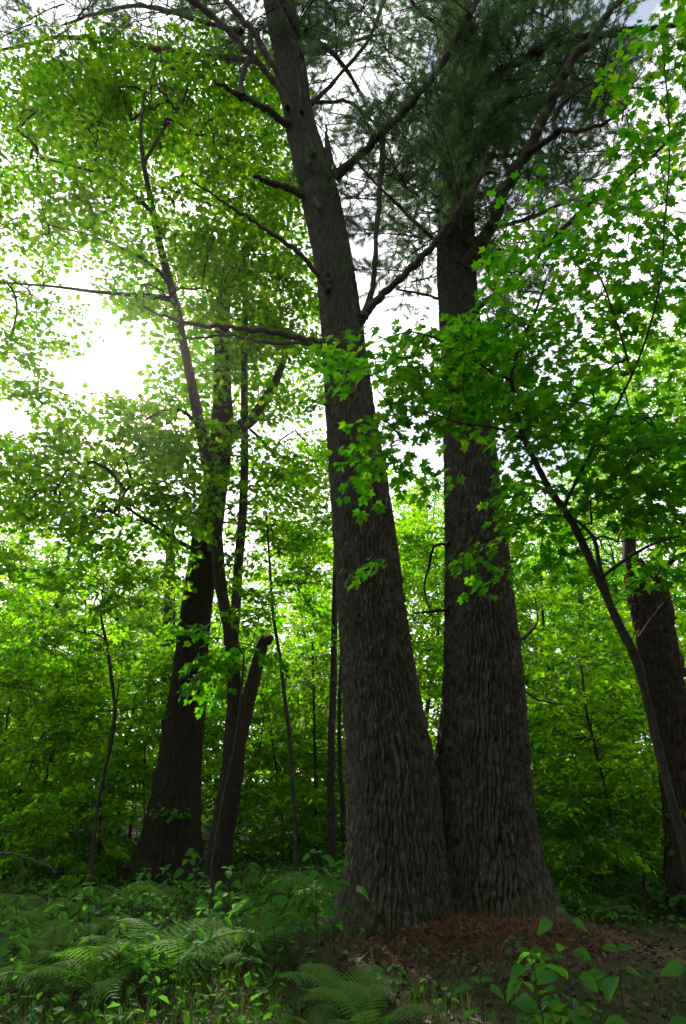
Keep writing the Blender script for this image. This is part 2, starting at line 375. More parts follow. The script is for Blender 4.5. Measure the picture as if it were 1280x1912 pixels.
def grow(nodes, targets, r0=.004, k=4, rmax=.05, arch=.08, r=rng, expo=.45):
    """join every target to the nearest wood already there; returns the wood and the heading at each target"""
    nodes = np.asarray(nodes, float); nd = [tuple(q) for q in nodes]; par = [-1]*len(nd); cnt = [0]*len(nd)
    N = np.empty((len(nd)+len(targets)*3, 3)); N[:len(nd)] = nodes; m = len(nd)
    order = np.argsort([np.min(np.linalg.norm(nodes-t, axis=1)) for t in targets])
    paths = []; heads = [None]*len(targets)
    for ti in order:
        t = targets[ti]; dv = N[:m]-t; d = np.linalg.norm(dv, axis=1) + .5*np.clip(dv[:, 2], 0, None)
        j = int(np.argmin(d)); a = N[j].copy(); D = np.linalg.norm(t-a)
        p1 = a+(t-a)*.36 + np.array([0, 0, arch*D]) + r.standard_normal(3)*.05*D
        p2 = a+(t-a)*.70 + np.array([0, 0, arch*1.1*D]) + r.standard_normal(3)*.05*D
        idx = [j]
        for q in (p1, p2, t):
            N[m] = q; par.append(idx[-1]); cnt.append(0); idx.append(m); m += 1
        paths.append(idx); hv = t-p2; hv = hv/(np.linalg.norm(hv)+1e-9)+(t-a)/(D+1e-9); heads[ti] = hv/(np.linalg.norm(hv)+1e-9)
        i = idx[-1]
        while i >= 0: cnt[i] += 1; i = par[i]
    S = Soup()
    for idx in paths:
        pts = N[idx]; rad = np.minimum(r0*np.array([max(1, cnt[i]) for i in idx])**expo, rmax)
        rad[0] = min(rad[0], rad[1]*1.25); rad[-1] = rad[-1]*.7
        pp, rr = resample(pts, rad, 6 if len(nd) < 2000 else 4)
        S.add(*tube(pp, rr, k, False))
    return S, np.array(heads)
GAPS = [(205, 655, 125, 105, 1.), (110, 560, 150, 55, .55), (590, 770, 60, 55, .9), (430, 865, 35, 30, .6), (110, 1020, 60, 35, .7), (80, 1150, 70, 60, .6), (120, 380, 170, 170, .35), (330, 420, 60, 40, .4)]
def region_targets(regs, r=rng):
    out = []
    for cx, cy_, rx, ry, y0, y1, n_ in regs:
        for _ in range(n_):
            a = r.random()*2*np.pi; q = math.sqrt(r.random()); x, y = cx+rx*q*math.cos(a), cy_+ry*q*math.sin(a)
            if any(((x-g[0])/g[2])**2+((y-g[1])/g[3])**2 < 1 and r.random() < g[4] for g in GAPS): continue
            out.append(P(x, y, y0+(y1-y0)*r.random()))
    return np.array(out)

# ------------------------------------------------------------------ ground
xs = np.concatenate([-np.geomspace(300, 12, 22), np.linspace(-11.5, 11.5, 180), np.geomspace(12, 300, 22)])
ys = np.concatenate([-np.geomspace(120, 4, 12), np.linspace(-3, 20, 170), np.geomspace(20.5, 400, 26)])
GX, GY = np.meshgrid(xs, ys); GZ = ground_z(GX, GY) + .025*(vnoise(GX*6+99, GY*6+99, 12)-.5)
nx, ny = len(xs), len(ys)
i = np.arange(ny-1)[:, None]*nx; j = np.arange(nx-1)[None, :]
ground = link('ground', mesh('ground', np.stack([GX, GY, GZ], -1).reshape(-1, 3), [np.stack([i+j, i+j+1, i+nx+j+1, i+nx+j], -1).reshape(-1, 4)]), M['floor'], None, 'structure')

# ------------------------------------------------------------------ the twin pine
PY1, PY2 = 8.3, 8.65
base = np.array([1.15, 8.4, gz(1.15, 8.4)])
pine = thing('pine_tree', 'huge twin-trunked pine with furrowed dark bark rising from a reddish needle mound', 'tree', base)
left_rows = [(652, 838, 1745), (654, 830, 1600), (649, 815, 1440), (642, 786, 1300), (637, 767, 1200), (623, 738, 1000), (611, 706, 800), (601, 681, 650), (592, 661, 520), (563, 637, 380), (533, 588, 230), (510, 566, 100), (492, 548, 0)]
right_rows = [(796, 1008, 1725), (800, 997, 1600), (814, 985, 1440), (828, 975, 1300), (833, 963, 1150), (833, 946, 1000), (830, 926, 850), (828, 906, 700), (820, 894, 600), (815, 886, 500), (820, 884, 400), (822, 884, 200), (832, 880, 0)]
k1 = keys_px(left_rows, PY1); p = k1[-1]; k1 += [(p[0]-.75, p[1]+.1, p[2]+5, .16), (p[0]-1.2, p[1]+.1, p[2]+9, .05)]
k2 = keys_px(right_rows, PY2); p = k2[-1]; k2 += [(p[0]+.1, p[1]+.1, p[2]+5, .17), (p[0]+.2, p[1], p[2]+9, .05)]
F0 = -math.pi/2
S1, nod1, rad1 = trunk(k1, 380, .020, flare=.26, flare_h=.40, lobes=6, seed=11, lobedir=math.pi*1.12, amp=.056, amp_top=.022, cell=.054, cellh=.75,
    knots=[(P(680, 1083, PY1)[2], F0-.15, .10), (P(655, 765, PY1)[2], F0+.05, .09), (P(650, 905, PY1)[2], F0+.02, .07), (P(657, 1165, PY1)[2], F0-.5, .07), (P(606, 540, PY1)[2], F0-.45, .12), (P(745, 1200, PY1)[2], F0+.9, .07), (P(620, 690, PY1)[2], F0-.6, .08)])
S2, nod2, rad2 = trunk(k2, 380, .020, flare=.26, flare_h=.36, lobes=5, seed=23, lobedir=-.25, amp=.066, amp_top=.024, cell=.064, cellh=.9)
link('trunk', S1.mesh('pine_trunk_a', base), M['bark_pine'], pine)['label'] = 'left trunk of the pair, leaning left'
link('trunk', S2.mesh('pine_trunk_b', base), M['bark_pine'], pine)['label'] = 'right trunk of the pair, upright and thicker'
pine_wood1, pine_wood2 = [nod1], [nod2]
def pine_branch(rows, which, k=8, mat='bark_branch', wob=.16):
    pts, rad = stem_px(rows, max(18, len(rows)*9))
    nz = np.stack([vnoise(np.arange(len(pts))*.45, np.full(len(pts), 3.3*len(rows)+q), 31+q)-.5 for q in range(3)], -1)
    w = np.linspace(0, 1, len(pts))[:, None]; pts = pts + nz*wob*np.minimum(w*6, 1)*4*rad.max()
    rad = rad*(.70+.36*vnoise(np.arange(len(pts))*.9, np.full(len(pts), rows[0][0]*.1), 77))*(1+.55*np.exp(-np.arange(len(pts))/1.6))
    S = Soup(); S.add(*tube(pts, rad, k)); o = link('branch', S.mesh('pine_branch', base), M[mat], pine)
    (pine_wood1 if which == 1 else pine_wood2).append(pts[3:]); return o
# left trunk
pine_branch([(612, 642, 20, 8.2), (575, 636, 15, 8.0), (520, 622, 12, 7.7), (440, 612, 10, 7.4), (350, 602, 8, 7.1), (300, 588, 5, 6.9), (268, 570, 3, 6.8)], 1)
pine_branch([(606, 648, 14, 8.3), (560, 640, 9, 8.5), (500, 640, 8, 8.8), (430, 626, 6, 9.1), (350, 632, 4, 9.4), (310, 634, 2, 9.5)], 1)
pine_branch([(612, 540, 14, 8.05), (590, 510, 11, 7.9), (568, 482, 11, 7.8), (520, 445, 9, 7.6), (465, 408, 8, 7.4), (415, 375, 6, 7.3), (360, 338, 4, 7.1)], 1)
pine_branch([(575, 370, 20, 8.2), (550, 356, 17, 8.1), (515, 344, 14, 7.9), (490, 336, 12, 7.8), (474, 329, 8, 7.7)], 1)
pine_branch([(560, 240, 20, 8.2), (530, 226, 17, 8.1), (495, 202, 14, 7.9), (460, 182, 13, 7.8), (425, 165, 10, 7.7), (398, 148, 5, 7.6)], 1)
pine_branch([(452, 182, 13, 7.8), (449, 160, 11, 7.8), (456, 130, 11, 7.9), (470, 90, 9, 8.0), (462, 40, 7, 8.1)], 1)
pine_branch([(585, 290, 16, 8.0), (565, 240, 16, 7.8), (540, 180, 15, 7.6), (505, 115, 14, 7.4), (468, 55, 14, 7.2), (430, 10, 13, 7.1), (390, -60, 10, 6.9)], 1)
pine_branch([(540, 200, 14, 8.0), (510, 150, 14, 7.9), (462, 95, 14, 7.7), (410, 40, 14, 7.5), (350, -5, 13, 7.3), (290, -40, 9, 7.1)], 1)
pine_branch([(562, 210, 10, 8.0), (560, 140, 10, 7.8), (545, 70, 10, 7.5), (518, 5, 9, 7.2), (500, -60, 8, 7.0)], 1)
pine_branch([(450, 60, 10, 8.6), (380, 40, 10, 8.8), (320, 22, 11, 9.0), (250, 10, 9, 9.3), (180, 25, 7, 9.6), (120, 45, 5, 9.9)], 1)
pine_branch([(480, 115, 12, 8.8), (400, 105, 12, 9.2), (320, 95, 13, 9.6), (250, 84, 13, 9.9), (170, 72, 11, 10.2), (100, 72, 9, 10.5), (30, 88, 7, 10.8), (-40, 100, 5, 11)], 1)
pine_branch([(625, 330, 20, 8.2), (660, 300, 17, 8.0), (706, 253, 16, 7.8), (760, 200, 15, 7.6), (815, 135, 14, 7.4), (850, 75, 13, 7.2), (885, 10, 12, 7.1), (915, -50, 10, 7.0)], 1)
pine_branch([(668, 608, 18, 8.2), (700, 562, 17, 8.0), (745, 520, 16, 7.8), (800, 468, 15, 7.6), (850, 400, 15, 7.4), (885, 350, 14, 7.3), (903, 312, 10, 7.2), (906, 290, 4, 7.2)], 1)
pine_branch([(892, 332, 10, 7.3), (910, 323, 9, 7.3), (934, 325, 5, 7.2)], 1, 6)
pine_branch([(678, 592, 14, 8.1), (694, 540, 12, 8.0), (702, 450, 11, 7.9), (710, 350, 12, 7.9), (714, 270, 13, 7.8), (715, 236, 5, 7.8)], 1)
pine_branch([(614, 380, 16, 8.2), (615, 320, 15, 8.1), (612, 270, 12, 8.1), (607, 234, 3, 8.1)], 1)
pine_branch([(580, 195, 9, 8.4), (640, 135, 8, 8.4), (690, 70, 7, 8.3), (720, -10, 6, 8.2)], 1)
pine_branch([(575, 192, 8, 8.5), (620, 190, 8, 8.8), (655, 192, 8, 9.1), (690, 220, 6, 9.4), (720, 260, 5, 9.6), (735, 300, 3, 9.7)], 1)
pine_branch([(560, 100, 10, 8.5), (610, 90, 9, 8.9), (665, 75, 8, 9.3), (720, 60, 6, 9.7)], 1)
pine_branch([(570, 60, 12, 8.4), (620, 100, 11, 8.9), (660, 150, 9, 9.4), (690, 210, 6, 9.9)], 1)
for rows in ([(622, 690, 16, 8.05), (612, 684, 12, 7.9), (602, 680, 5, 7.8)], [(716, 965, 18, 8.1), (722, 948, 15, 8.0), (726, 930, 7, 7.95)], [(612, 755, 8, 8.1), (596, 752, 7, 8.0), (582, 747, 3, 7.9)], [(588, 372, 9, 7.95), (597, 388, 8, 7.9)], [(570, 290, 8, 7.95), (578, 306, 8, 7.9)]):
    link('branch_stub', (lambda S: (S.add(*tube(*stem_px(rows, 8), 7)), S.mesh('stub', base))[1])(Soup()), M['bark_pine'], pine)
# right trunk
pine_branch([(868, 500, 34, 8.5), (905, 440, 27, 8.2), (935, 375, 24, 7.9), (965, 310, 23, 7.6), (1000, 250, 22, 7.4), (1030, 185, 21, 7.2), (1065, 120, 20, 7.0), (1105, 65, 18, 6.8), (1150, 10, 15, 6.7), (1180, -40, 12, 6.6)], 2, 9)
pine_branch([(985, 285, 15, 7.5), (1020, 262, 13, 7.3), (1045, 245, 12, 7.1), (1085, 243, 9, 6.9), (1135, 225, 7, 6.7), (1170, 200, 4, 6.6)], 2)
pine_branch([(1040, 246, 10, 7.1), (1035, 225, 9, 7.1), (1045, 200, 8, 7.0), (1080, 170, 6, 6.8), (1130, 140, 4, 6.6)], 2)
pine_branch([(865, 160, 34, 8.6), (905, 148, 30, 8.4), (950, 122, 22, 8.2), (1000, 95, 19, 8.0), (1060, 74, 17, 7.8), (1110, 66, 15, 7.6), (1180, 60, 12, 7.4), (1290, 40, 9, 7.2)], 2, 9)
pine_branch([(880, 165, 24, 8.5), (930, 160, 22, 8.3), (962, 150, 15, 8.2)], 2, 8)
pine_branch([(880, 205, 14, 8.9), (925, 235, 17, 9.3), (965, 260, 15, 9.6), (1000, 285, 12, 9.9), (1050, 300, 7, 10.2)], 2)
pine_branch([(885, 580, 12, 8.5), (910, 560, 12, 8.2), (960, 520, 11, 7.9), (1020, 460, 10, 7.6), (1090, 390, 10, 7.3), (1160, 340, 8, 7.0), (1230, 280, 6, 6.8), (1290, 215, 5, 6.6)], 2)
pine_branch([(885, 450, 12, 8.6), (930, 425, 10, 8.9), (985, 408, 9, 9.2), (1050, 380, 7, 9.5), (1110, 360, 5, 9.8)], 2)
pine_branch([(870, 330, 9, 8.6), (900, 296, 8, 8.6), (950, 290, 7, 8.7), (1010, 278, 5, 8.8)], 2)
pine_branch([(850, 150, 10, 8.4), (830, 60, 9, 8.1), (775, 10, 8, 7.8), (750, -50, 7, 7.6)], 2)
pine_branch([(885, 120, 12, 8.4), (915, 75, 11, 8.2), (935, 20, 10, 8.0), (950, -50, 8, 7.8)], 2)
pine_branch([(890, 110, 9, 8.4), (960, 40, 8, 8.2), (985, -10, 7, 8.0), (1000, -50, 6, 8.0)], 2)
pine_branch([(830, 300, 9, 8.9), (790, 280, 8, 9.3), (750, 300, 6, 9.7), (720, 340, 4, 10)], 2)
pine_branch([(825, 460, 10, 8.6), (780, 420, 8, 8.4), (740, 380, 7, 8.2), (690, 330, 5, 8.0), (655, 290, 3, 7.9)], 2)
pine_branch([(825, 560, 7, 8.7), (790, 550, 6, 8.9), (740, 540, 4, 9.1)], 2)
pine_branch([(838, 1015, 7, 8.5), (810, 1022, 6, 8.8), (800, 1060, 5, 9.0), (792, 1095, 4, 9.2), (805, 1150, 3, 9.3)], 2)
pine_branch([(838, 1137, 8, 8.5), (810, 1142, 6, 8.7), (770, 1145, 3, 9.0)], 2)
pine_branch([(962, 1200, 8, 8.5), (985, 1185, 7, 8.6), (1003, 1160, 5, 8.7), (998, 1115, 3, 8.8)], 2)
pine_branch([(968, 1280, 6, 8.5), (1000, 1305, 4, 8.7), (1050, 1315, 3, 8.9)], 2)
# needled boughs: shared shapes, one object each
def bough_mesh(seed, n_side=9, L=1.0, per=4, needles=26, nl=.105, nw=.0048):
    r = np.random.default_rng(seed); S = Soup(); C = []; D = []
    def shoot(o, d, ln, m):
        d = d/np.linalg.norm(d); pts = [o + d*ln*t + np.array([0, 0, .12*ln*t*t]) + r.standard_normal(3)*.012 for t in np.linspace(0, 1, 4)]
        S.add(*tube(pts, np.linspace(.006, .0025, 4), 4))
        for q in range(m):
            t = .35+.65*(q+1)/m; i_ = min(2, int(t*3)); f_ = t*3-i_
            c = pts[i_]*(1-f_)+pts[min(3, i_+1)]*f_; C.append(c); D.append(d)
    ax = [np.array([t*L, .06*math.sin(3*t+seed), -.10*t*t*L+.05*t]) for t in np.linspace(0, 1, 7)]
    S.add(*tube(ax, np.linspace(.012, .004, 7), 5))
    for i_ in range(n_side):
        t = .15+.8*i_/n_side; o = np.array([t*L, .06*math.sin(3*t+seed), -.10*t*t*L+.05*t]); s = 1 if i_ % 2 else -1
        shoot(o, np.array([.75, s*(.8+.3*r.random()), .12+.35*r.standard_normal()]), (.42-.2*t)*L*(.8+.4*r.random()), per)
        if r.random() < .6: shoot(o, np.array([.9, .3*r.standard_normal(), .5]), .2*L, per-1)
    shoot(ax[-1], np.array([1, .1, 0.]), .22*L, per)
    wood = S
    C = np.array(C); D = np.array(D); n_ = len(C)*needles
    c = np.repeat(C, needles, 0)+r.standard_normal((n_, 3))*.012; dd = np.repeat(D, needles, 0)
    v = dd*.75 + r.standard_normal((n_, 3))*.55; v[:, 2] -= .15; v /= np.linalg.norm(v, axis=1, keepdims=True)
    sd = np.cross(v, r.standard_normal((n_, 3))); sd /= np.linalg.norm(sd, axis=1, keepdims=True)
    ln = nl*(.7+.5*r.random(n_))[:, None]
    V = np.stack([c-sd*nw*.5, c+sd*nw*.5, c+v*ln], 1).reshape(-1, 3)
    N = Soup(); N.add(V, None, np.arange(n_*3).reshape(-1, 3))
    return wood.mesh('bough_wood'), N.mesh('bough_needles', smooth=False)
BOUGHS = [bough_mesh(300+i) for i in range(6)]
for wm, nm in BOUGHS: wm.materials.append(M['bark_twig']); nm.materials.append(M['needle'])
def add_boughs(owner, obase, targets, heads, smin=.8, smax=1.3):
    for t, h in zip(targets, heads):
        wm, nm = BOUGHS[rng.integers(len(BOUGHS))]
        x = Vector((h[0], h[1], float(np.clip(h[2], -.5, .5)))) + Vector(rng.standard_normal(3)*.25); x.normalize()
        y = Vector((.3*rng.standard_normal(), .3*rng.standard_normal(), 1)).cross(x).normalized(); z = x.cross(y)
        s = smin+(smax-smin)*rng.random()
        mt = Matrix.Translation(Vector(t-obase)) @ Matrix((x, y, z)).transposed().to_4x4() @ Matrix.Scale(s, 4)
        o = link('bough', nm, None, owner); o.matrix_local = mt
        w = link('bough_stem', wm, None, o)
reg2 = [(860, 110, 150, 130, 7.4, 10.5, 62), (805, 320, 60, 130, 7.8, 10.5, 30), (880, 330, 70, 140, 7.9, 10.2, 34), (960, 50, 120, 70, 7, 10, 26), (1010, 190, 100, 80, 7.2, 10, 24), (1040, 330, 70, 50, 8.5, 11, 16), (1120, 90, 80, 80, 6.8, 9.5, 18), (960, 470, 70, 45, 7.8, 10, 12), (770, 480, 60, 60, 8.4, 10, 8), (1200, 250, 60, 60, 6.8, 9, 7), (930, 560, 50, 30, 8, 9.5, 6)]
reg1 = [(600, 50, 110, 70, 7.6, 10, 26), (610, 160, 40, 80, 8.4, 10.5, 9), (480, 25, 80, 45, 7.4, 9.5, 16), (220, 25, 200, 35, 8.5, 10.5, 20), (50, 40, 80, 30, 9.5, 11, 8), (690, 340, 40, 40, 7.8, 9.5, 5), (635, 340, 25, 60, 8.2, 9, 5), (700, 40, 40, 40, 8, 9.5, 4)]
for regs, woods, kk in ((reg1, pine_wood1, k1), (reg2, pine_wood2, k2)):
    tg = region_targets([q[:6]+(int(q[6]*1.6),) for q in regs]); top = kk[-1]
    extra = []
    for _ in range(26):
        zz = 15.5+8*rng.random(); a = rng.random()*6.283; q = (4.2-.3*(zz-15))*math.sqrt(rng.random())
        extra.append((top[0]+q*math.cos(a), top[1]+q*math.sin(a), zz))
    tg = np.concatenate([tg, np.array(extra)])
    bare = region_targets([(680, 250, 90, 130, 7.6, 9.5, 40), (560, 120, 120, 110, 7.4, 9.5, 30), (350, 40, 150, 50, 8.5, 10, 24)] if kk is k1 else [(960, 330, 120, 120, 7, 9.5, 60), (800, 420, 80, 110, 7.6, 9.5, 30), (1080, 180, 110, 120, 6.8, 9, 40), (940, 520, 80, 50, 7.6, 9, 20), (860, 200, 120, 150, 7.4, 9.5, 30)])
    Sb, _h = grow(np.concatenate(woods), bare, .0045, 4, .014, -.04)
    link('dead_twigs', Sb.mesh('pine_dead_twigs', base), M['bark_branch'], pine, 'stuff')
    Sg, hd = grow(np.concatenate(woods), tg, .0055, 5, .03, -.05)
    link('twigs', Sg.mesh('pine_twigs', base), M['bark_branch'], pine, 'stuff')
    add_boughs(pine, base, tg, hd)

# ------------------------------------------------------------------ leafy trees of the photograph
def leafy(owner, obase, wood_nodes, regs, tpl, leaf, length, mat, variants=SPRAYS, keep=1., r0=.004, rmax=.035, twig_mat='bark_twig', n_single=0, up=.0, targets=None, mult=1.):
    regs = [q[:6]+(int(round(q[6]*mult)),) for q in regs] if regs else regs
    tg = region_targets(regs) if targets is None else targets
    Sg, hd = grow(wood_nodes, tg, r0, 4, rmax)
    A, B, C, S = place_sprays(tg, hd, length, leaf, variants, rng, up, keep)
    if n_single:
        near = np.argsort(np.linalg.norm(A-np.array([0, 0, CZ]), axis=1))
        # the leaves that show largest in the picture and lie within it
        d = A-np.array([0, 0, CZ]); w = d[:, 1]*CT+d[:, 2]*ST; px = 640+F*d[:, 0]/w; py = 956-F*(-d[:, 1]*ST+d[:, 2]*CT)/w
        inside = (px > 5) & (px < 1275) & (py > 5) & (py < 1907) & (w > 0)
        near = near[inside[near]][:n_single]
        lm = leafy.single
        for q in near:
            dv = Vector(B[q]).normalized(); sd = dv.cross(Vector(C[q])).normalized(); nn = sd.cross(dv)
            mt = Matrix.Translation(Vector(A[q]-obase)) @ Matrix((sd, dv, nn)).transposed().to_4x4() @ Matrix.Diagonal((float(S[q]), float(S[q])*(.85+.3*rng.random()), float(S[q])*(.2+2.2*rng.random()), 1))
            o = link('leaf', lm, None, owner); o.matrix_local = mt
        rest = np.ones(len(A), bool); rest[near] = False; A, B, C, S = A[rest], B[rest], C[rest], S[rest]
    V, T = build_leaves(tpl, A, B, C, S)
    link('crown', mesh('crown', V-obase, [T]), M[mat], owner, 'stuff')
    link('twigs', Sg.mesh('twigs', obase), M[twig_mat], owner, 'stuff')
def stem_obj(rows, owner, obase, mat, k=9, n_=40, name='stem', amp=.06):
    pts, rad = stem_px(rows, n_); S = Soup(); V, q, t = tube(pts, rad, k)
    kk = np.arange(len(V)); ring = kk//k
    jit = (vnoise(ring*.7+5, (kk % k)*1.3+rows[0][0]*.1, 51)-.5)*amp*2
    cen = pts[np.minimum(ring, len(pts)-1)]; V = cen+(V-cen)*(1+jit[:, None])
    S.add(V, q, t); link(name, S.mesh(name, obase), M[mat], owner); return pts

# big furrowed tree at the left
OY = 12.6
oak_rows = [(270, 374, 1618), (280, 373, 1500), (300, 376, 1400), (316, 383, 1300), (330, 388, 1200), (344, 400, 1100), (360, 412, 1000), (380, 424, 900), (395, 434, 800), (399, 430, 700), (403, 428, 600), (413, 434, 520)]
kk = keys_px(oak_rows, OY); p = kk[-1]; kk += [(p[0]+.15, p[1]+.2, p[2]+3, .06)]
ob = np.array([kk[0][0], OY, gz(kk[0][0], OY)])
oak = thing('oak_tree', 'large dark furrowed trunk with mossy root flare leaning right, left of the forked maple', 'tree', ob)
So, nodo, rado = trunk(kk, 170, .035, cell=.055, cellh=.7, amp=.042, amp_top=.022, flare=.27, flare_h=.40, lobes=5, seed=37, lobedir=math.pi*1.05, z_extra=.6)
link('trunk', So.mesh('oak_trunk', ob), M['bark_oak'], oak)
limb = stem_obj([(418, 815, 30, OY), (440, 800, 26, OY), (465, 788, 22, OY+.1), (490, 755, 20, OY+.2), (510, 720, 17, OY+.3), (530, 670, 12, OY+.4), (545, 600, 8, OY+.5)], oak, ob, 'bark_oak', 10, 30, 'limb')
limb2 = stem_obj([(372, 1030, 9, OY-.3), (340, 1015, 8, OY-.8), (300, 990, 7, OY-1.2), (262, 965, 6, OY-1.6), (225, 940, 4, OY-2)], oak, ob, 'bark_twig', 6, 24, 'branch')
leafy(oak, ob, np.concatenate([nodo[nodo[:, 2] > 4], limb, limb2[6:]]), [(440, 690, 110, 90, 11.5, 14, 46), (355, 790, 80, 60, 11, 14, 28), (530, 680, 70, 110, 12, 14.5, 40), (500, 840, 100, 60, 11.5, 14, 34), (300, 860, 110, 60, 10, 13, 36), (450, 590, 90, 60, 12, 15, 26), (240, 940, 120, 50, 9.5, 12, 30), (180, 830, 100, 50, 9.5, 13, 26), (60, 880, 80, 60, 9.5, 13, 22), (250, 760, 40, 30, 10, 13, 7), (110, 900, 110, 60, 10, 13, 24), (330, 930, 80, 50, 10.5, 13, 16), (540, 890, 60, 60, 12, 14.5, 20), (480, 960, 60, 40, 11.5, 13.5, 12)], L_MAPLE_LO, .105, .9, 'leaf_canopy', mult=1.1, r0=.006)

# forked maple beside it
MY = 11.6
mb = PX(408, MY)
maple = thing('maple_tree', 'slender forked grey maple beside the big left trunk, with a broken-off side stem', 'tree', mb)
gp = PX(408, MY)
tk = [(*P(a, b, MY), .5*c*PM(a, b, MY)) for a, b, c in ((404, 1655, 50), (404, 1630, 47), (412, 1570, 43), (424, 1500, 42), (434, 1430, 41), (437, 1370, 38), (437, 1310, 25), (434, 1240, 25), (431, 1190, 27))]
St, tr, _r = trunk(tk, 90, .03, cell=.04, cellh=.4, amp=.022, amp_top=.018, flare=.10, flare_h=.3, seed=71, z_extra=.6)
link('trunk', St.mesh('maple_trunk', mb), M['bark_oak'], maple)
sl = stem_obj([(432, 1215, 22, MY), (424, 1160, 22, MY), (411, 1090, 23, MY), (404, 1000, 22, MY), (392, 900, 22, MY), (380, 830, 21, MY-.2), (366, 760, 20, MY-.4), (352, 690, 17, MY-.7), (340, 630, 16, MY-1), (326, 560, 15, MY-1.3), (309, 500, 14, MY-1.6), (292, 430, 13, MY-1.9), (278, 360, 11, MY-2.2), (267, 300, 9, MY-2.4), (262, 240, 6, MY-2.5), (270, 170, 4, MY-2.6)], maple, mb, 'bark_maple', 10, 80, 'stem')
sr = stem_obj([(432, 1215, 20, MY), (438, 1160, 20, MY), (443, 1080, 18, MY), (451, 980, 17, MY), (456, 880, 15, MY+.1), (456, 780, 14, MY+.2), (456, 690, 13, MY+.2), (457, 600, 12, MY+.3), (457, 520, 11, MY+.3), (453, 450, 9, MY+.4), (450, 390, 7, MY+.4), (462, 300, 5, MY+.5)], maple, mb, 'bark_maple', 9, 70, 'stem')
sn = stem_obj([(442, 1395, 30, MY), (453, 1350, 28, MY), (467, 1295, 27, MY), (479, 1245, 25, MY), (489, 1205, 22, MY), (494, 1190, 16, MY)], maple, mb, 'bark_dead', 12, 30, 'broken_stem', .16)
stem_obj([(490, 1200, 10, MY-.08), (498, 1196, 20, MY-.05), (506, 1190, 14, MY)], maple, mb, 'bark_dead', 8, 8, 'broken_stem_tip', .3)
b1 = stem_obj([(327, 562, 11, MY-1.3), (290, 553, 9, MY-1.4), (240, 550, 8, MY-1.5), (180, 545, 7, MY-1.7), (100, 535, 5, MY-1.9), (0, 527, 4, MY-2.2), (-40, 524, 3, MY-2.4)], maple, mb, 'bark_twig', 7, 30, 'branch')
b2 = stem_obj([(322, 540, 8, MY-1.4), (290, 500, 7, MY-1.5), (240, 470, 6, MY-1.6), (170, 440, 4, MY-1.75), (90, 420, 3, MY-2)], maple, mb, 'bark_twig', 6, 24, 'branch')
b3 = stem_obj([(284, 395, 8, MY-2.05), (245, 360, 7, MY-2.1), (200, 330, 6, MY-2.1), (135, 310, 4, MY-2.2), (60, 290, 3, MY-2.35)], maple, mb, 'bark_twig', 6, 24, 'branch')
b4 = stem_obj([(268, 305, 7, MY-2.4), (300, 250, 6, MY-2.2), (340, 190, 5, MY-1.9), (360, 110, 4, MY-1.6)], maple, mb, 'bark_twig', 6, 24, 'branch')
b5 = stem_obj([(455, 440, 7, MY+.3), (410, 390, 6, MY), (360, 370, 5, MY-.4), (290, 345, 4, MY-.8)], maple, mb, 'bark_twig', 6, 24, 'branch')
b6 = stem_obj([(373, 800, 9, MY-.3), (345, 770, 7, MY-.4), (310, 765, 5, MY-.8), (270, 785, 4, MY-1.2)], maple, mb, 'bark_twig', 6, 20, 'branch')
wood = np.concatenate([sl[30:], sr[30:], b1[4:], b2[4:], b3[4:], b4[4:], b5[4:], b6[4:]])
leafy(maple, mb, wood, [(60, 200, 90, 90, 9.1, 11.5, 24), (110, 560, 120, 40, 9, 11, 10), (250, 600, 40, 40, 10, 12, 5), (150, 165, 150, 55, 9.1, 11.5, 46), (340, 140, 110, 55, 9.1, 11.5, 60), (300, 230, 180, 80, 9.1, 12, 95), (440, 260, 80, 110, 9, 12.5, 66), (455, 420, 100, 110, 9.5, 13, 66), (120, 270, 150, 80, 9.1, 11.5, 52), (90, 400, 120, 80, 9.1, 11, 46), (250, 400, 130, 90, 9, 12, 54), (390, 510, 110, 100, 9.5, 13, 48), (530, 560, 60, 90, 10.5, 13, 34), (60, 520, 80, 50, 9.1, 11, 12), (270, 530, 100, 50, 9, 12, 22), (45, 620, 60, 90, 9.1, 11, 20), (300, 640, 60, 60, 10, 12.5, 14), (100, 720, 50, 40, 9, 11, 10)],
      L_MAPLE_LO, .099, .95, 'leaf_canopy', mult=1.25, r0=.006)

# slim maple reaching in from the right, its leaves nearest to the viewer
NY = 4.5
leafy.single = mesh('maple_leaf', *(lambda t: (t[0], [t[1]]))(L_MAPLE_HI)); leafy.single.materials.append(M['leaf_near'])
nb = PX(1345, NY)
nmap = thing('maple_tree', 'slim curved maple at the right edge, its big near leaves spreading across the pines', 'tree', nb)
nt = stem_obj([(1352, 1990, 26, NY), (1300, 1700, 20, NY), (1272, 1560, 18, NY), (1244, 1460, 16, NY), (1225, 1380, 16, NY), (1203, 1290, 15, NY), (1183, 1220, 18, NY), (1157, 1170, 16, NY), (1135, 1120, 15, NY), (1112, 1070, 13, NY), (1090, 1020, 15, NY), (1062, 965, 13, NY), (1030, 920, 12, NY), (1003, 870, 11, NY-.05), (975, 810, 10, NY-.1), (960, 750, 9, NY-.15), (955, 708, 8, NY-.2), (972, 640, 6, NY-.25), (1000, 580, 5, NY-.3), (1020, 520, 3, NY-.3)], nmap, nb, 'bark_maple', 14, 160, 'trunk', .13)
n1 = stem_obj([(955, 710, 7, NY-.2), (920, 695, 5, NY-.25), (880, 670, 4, NY-.3), (830, 640, 4, NY-.3), (770, 620, 3, NY-.3), (700, 640, 2, NY-.3)], nmap, nb, 'bark_twig', 6, 24, 'branch')
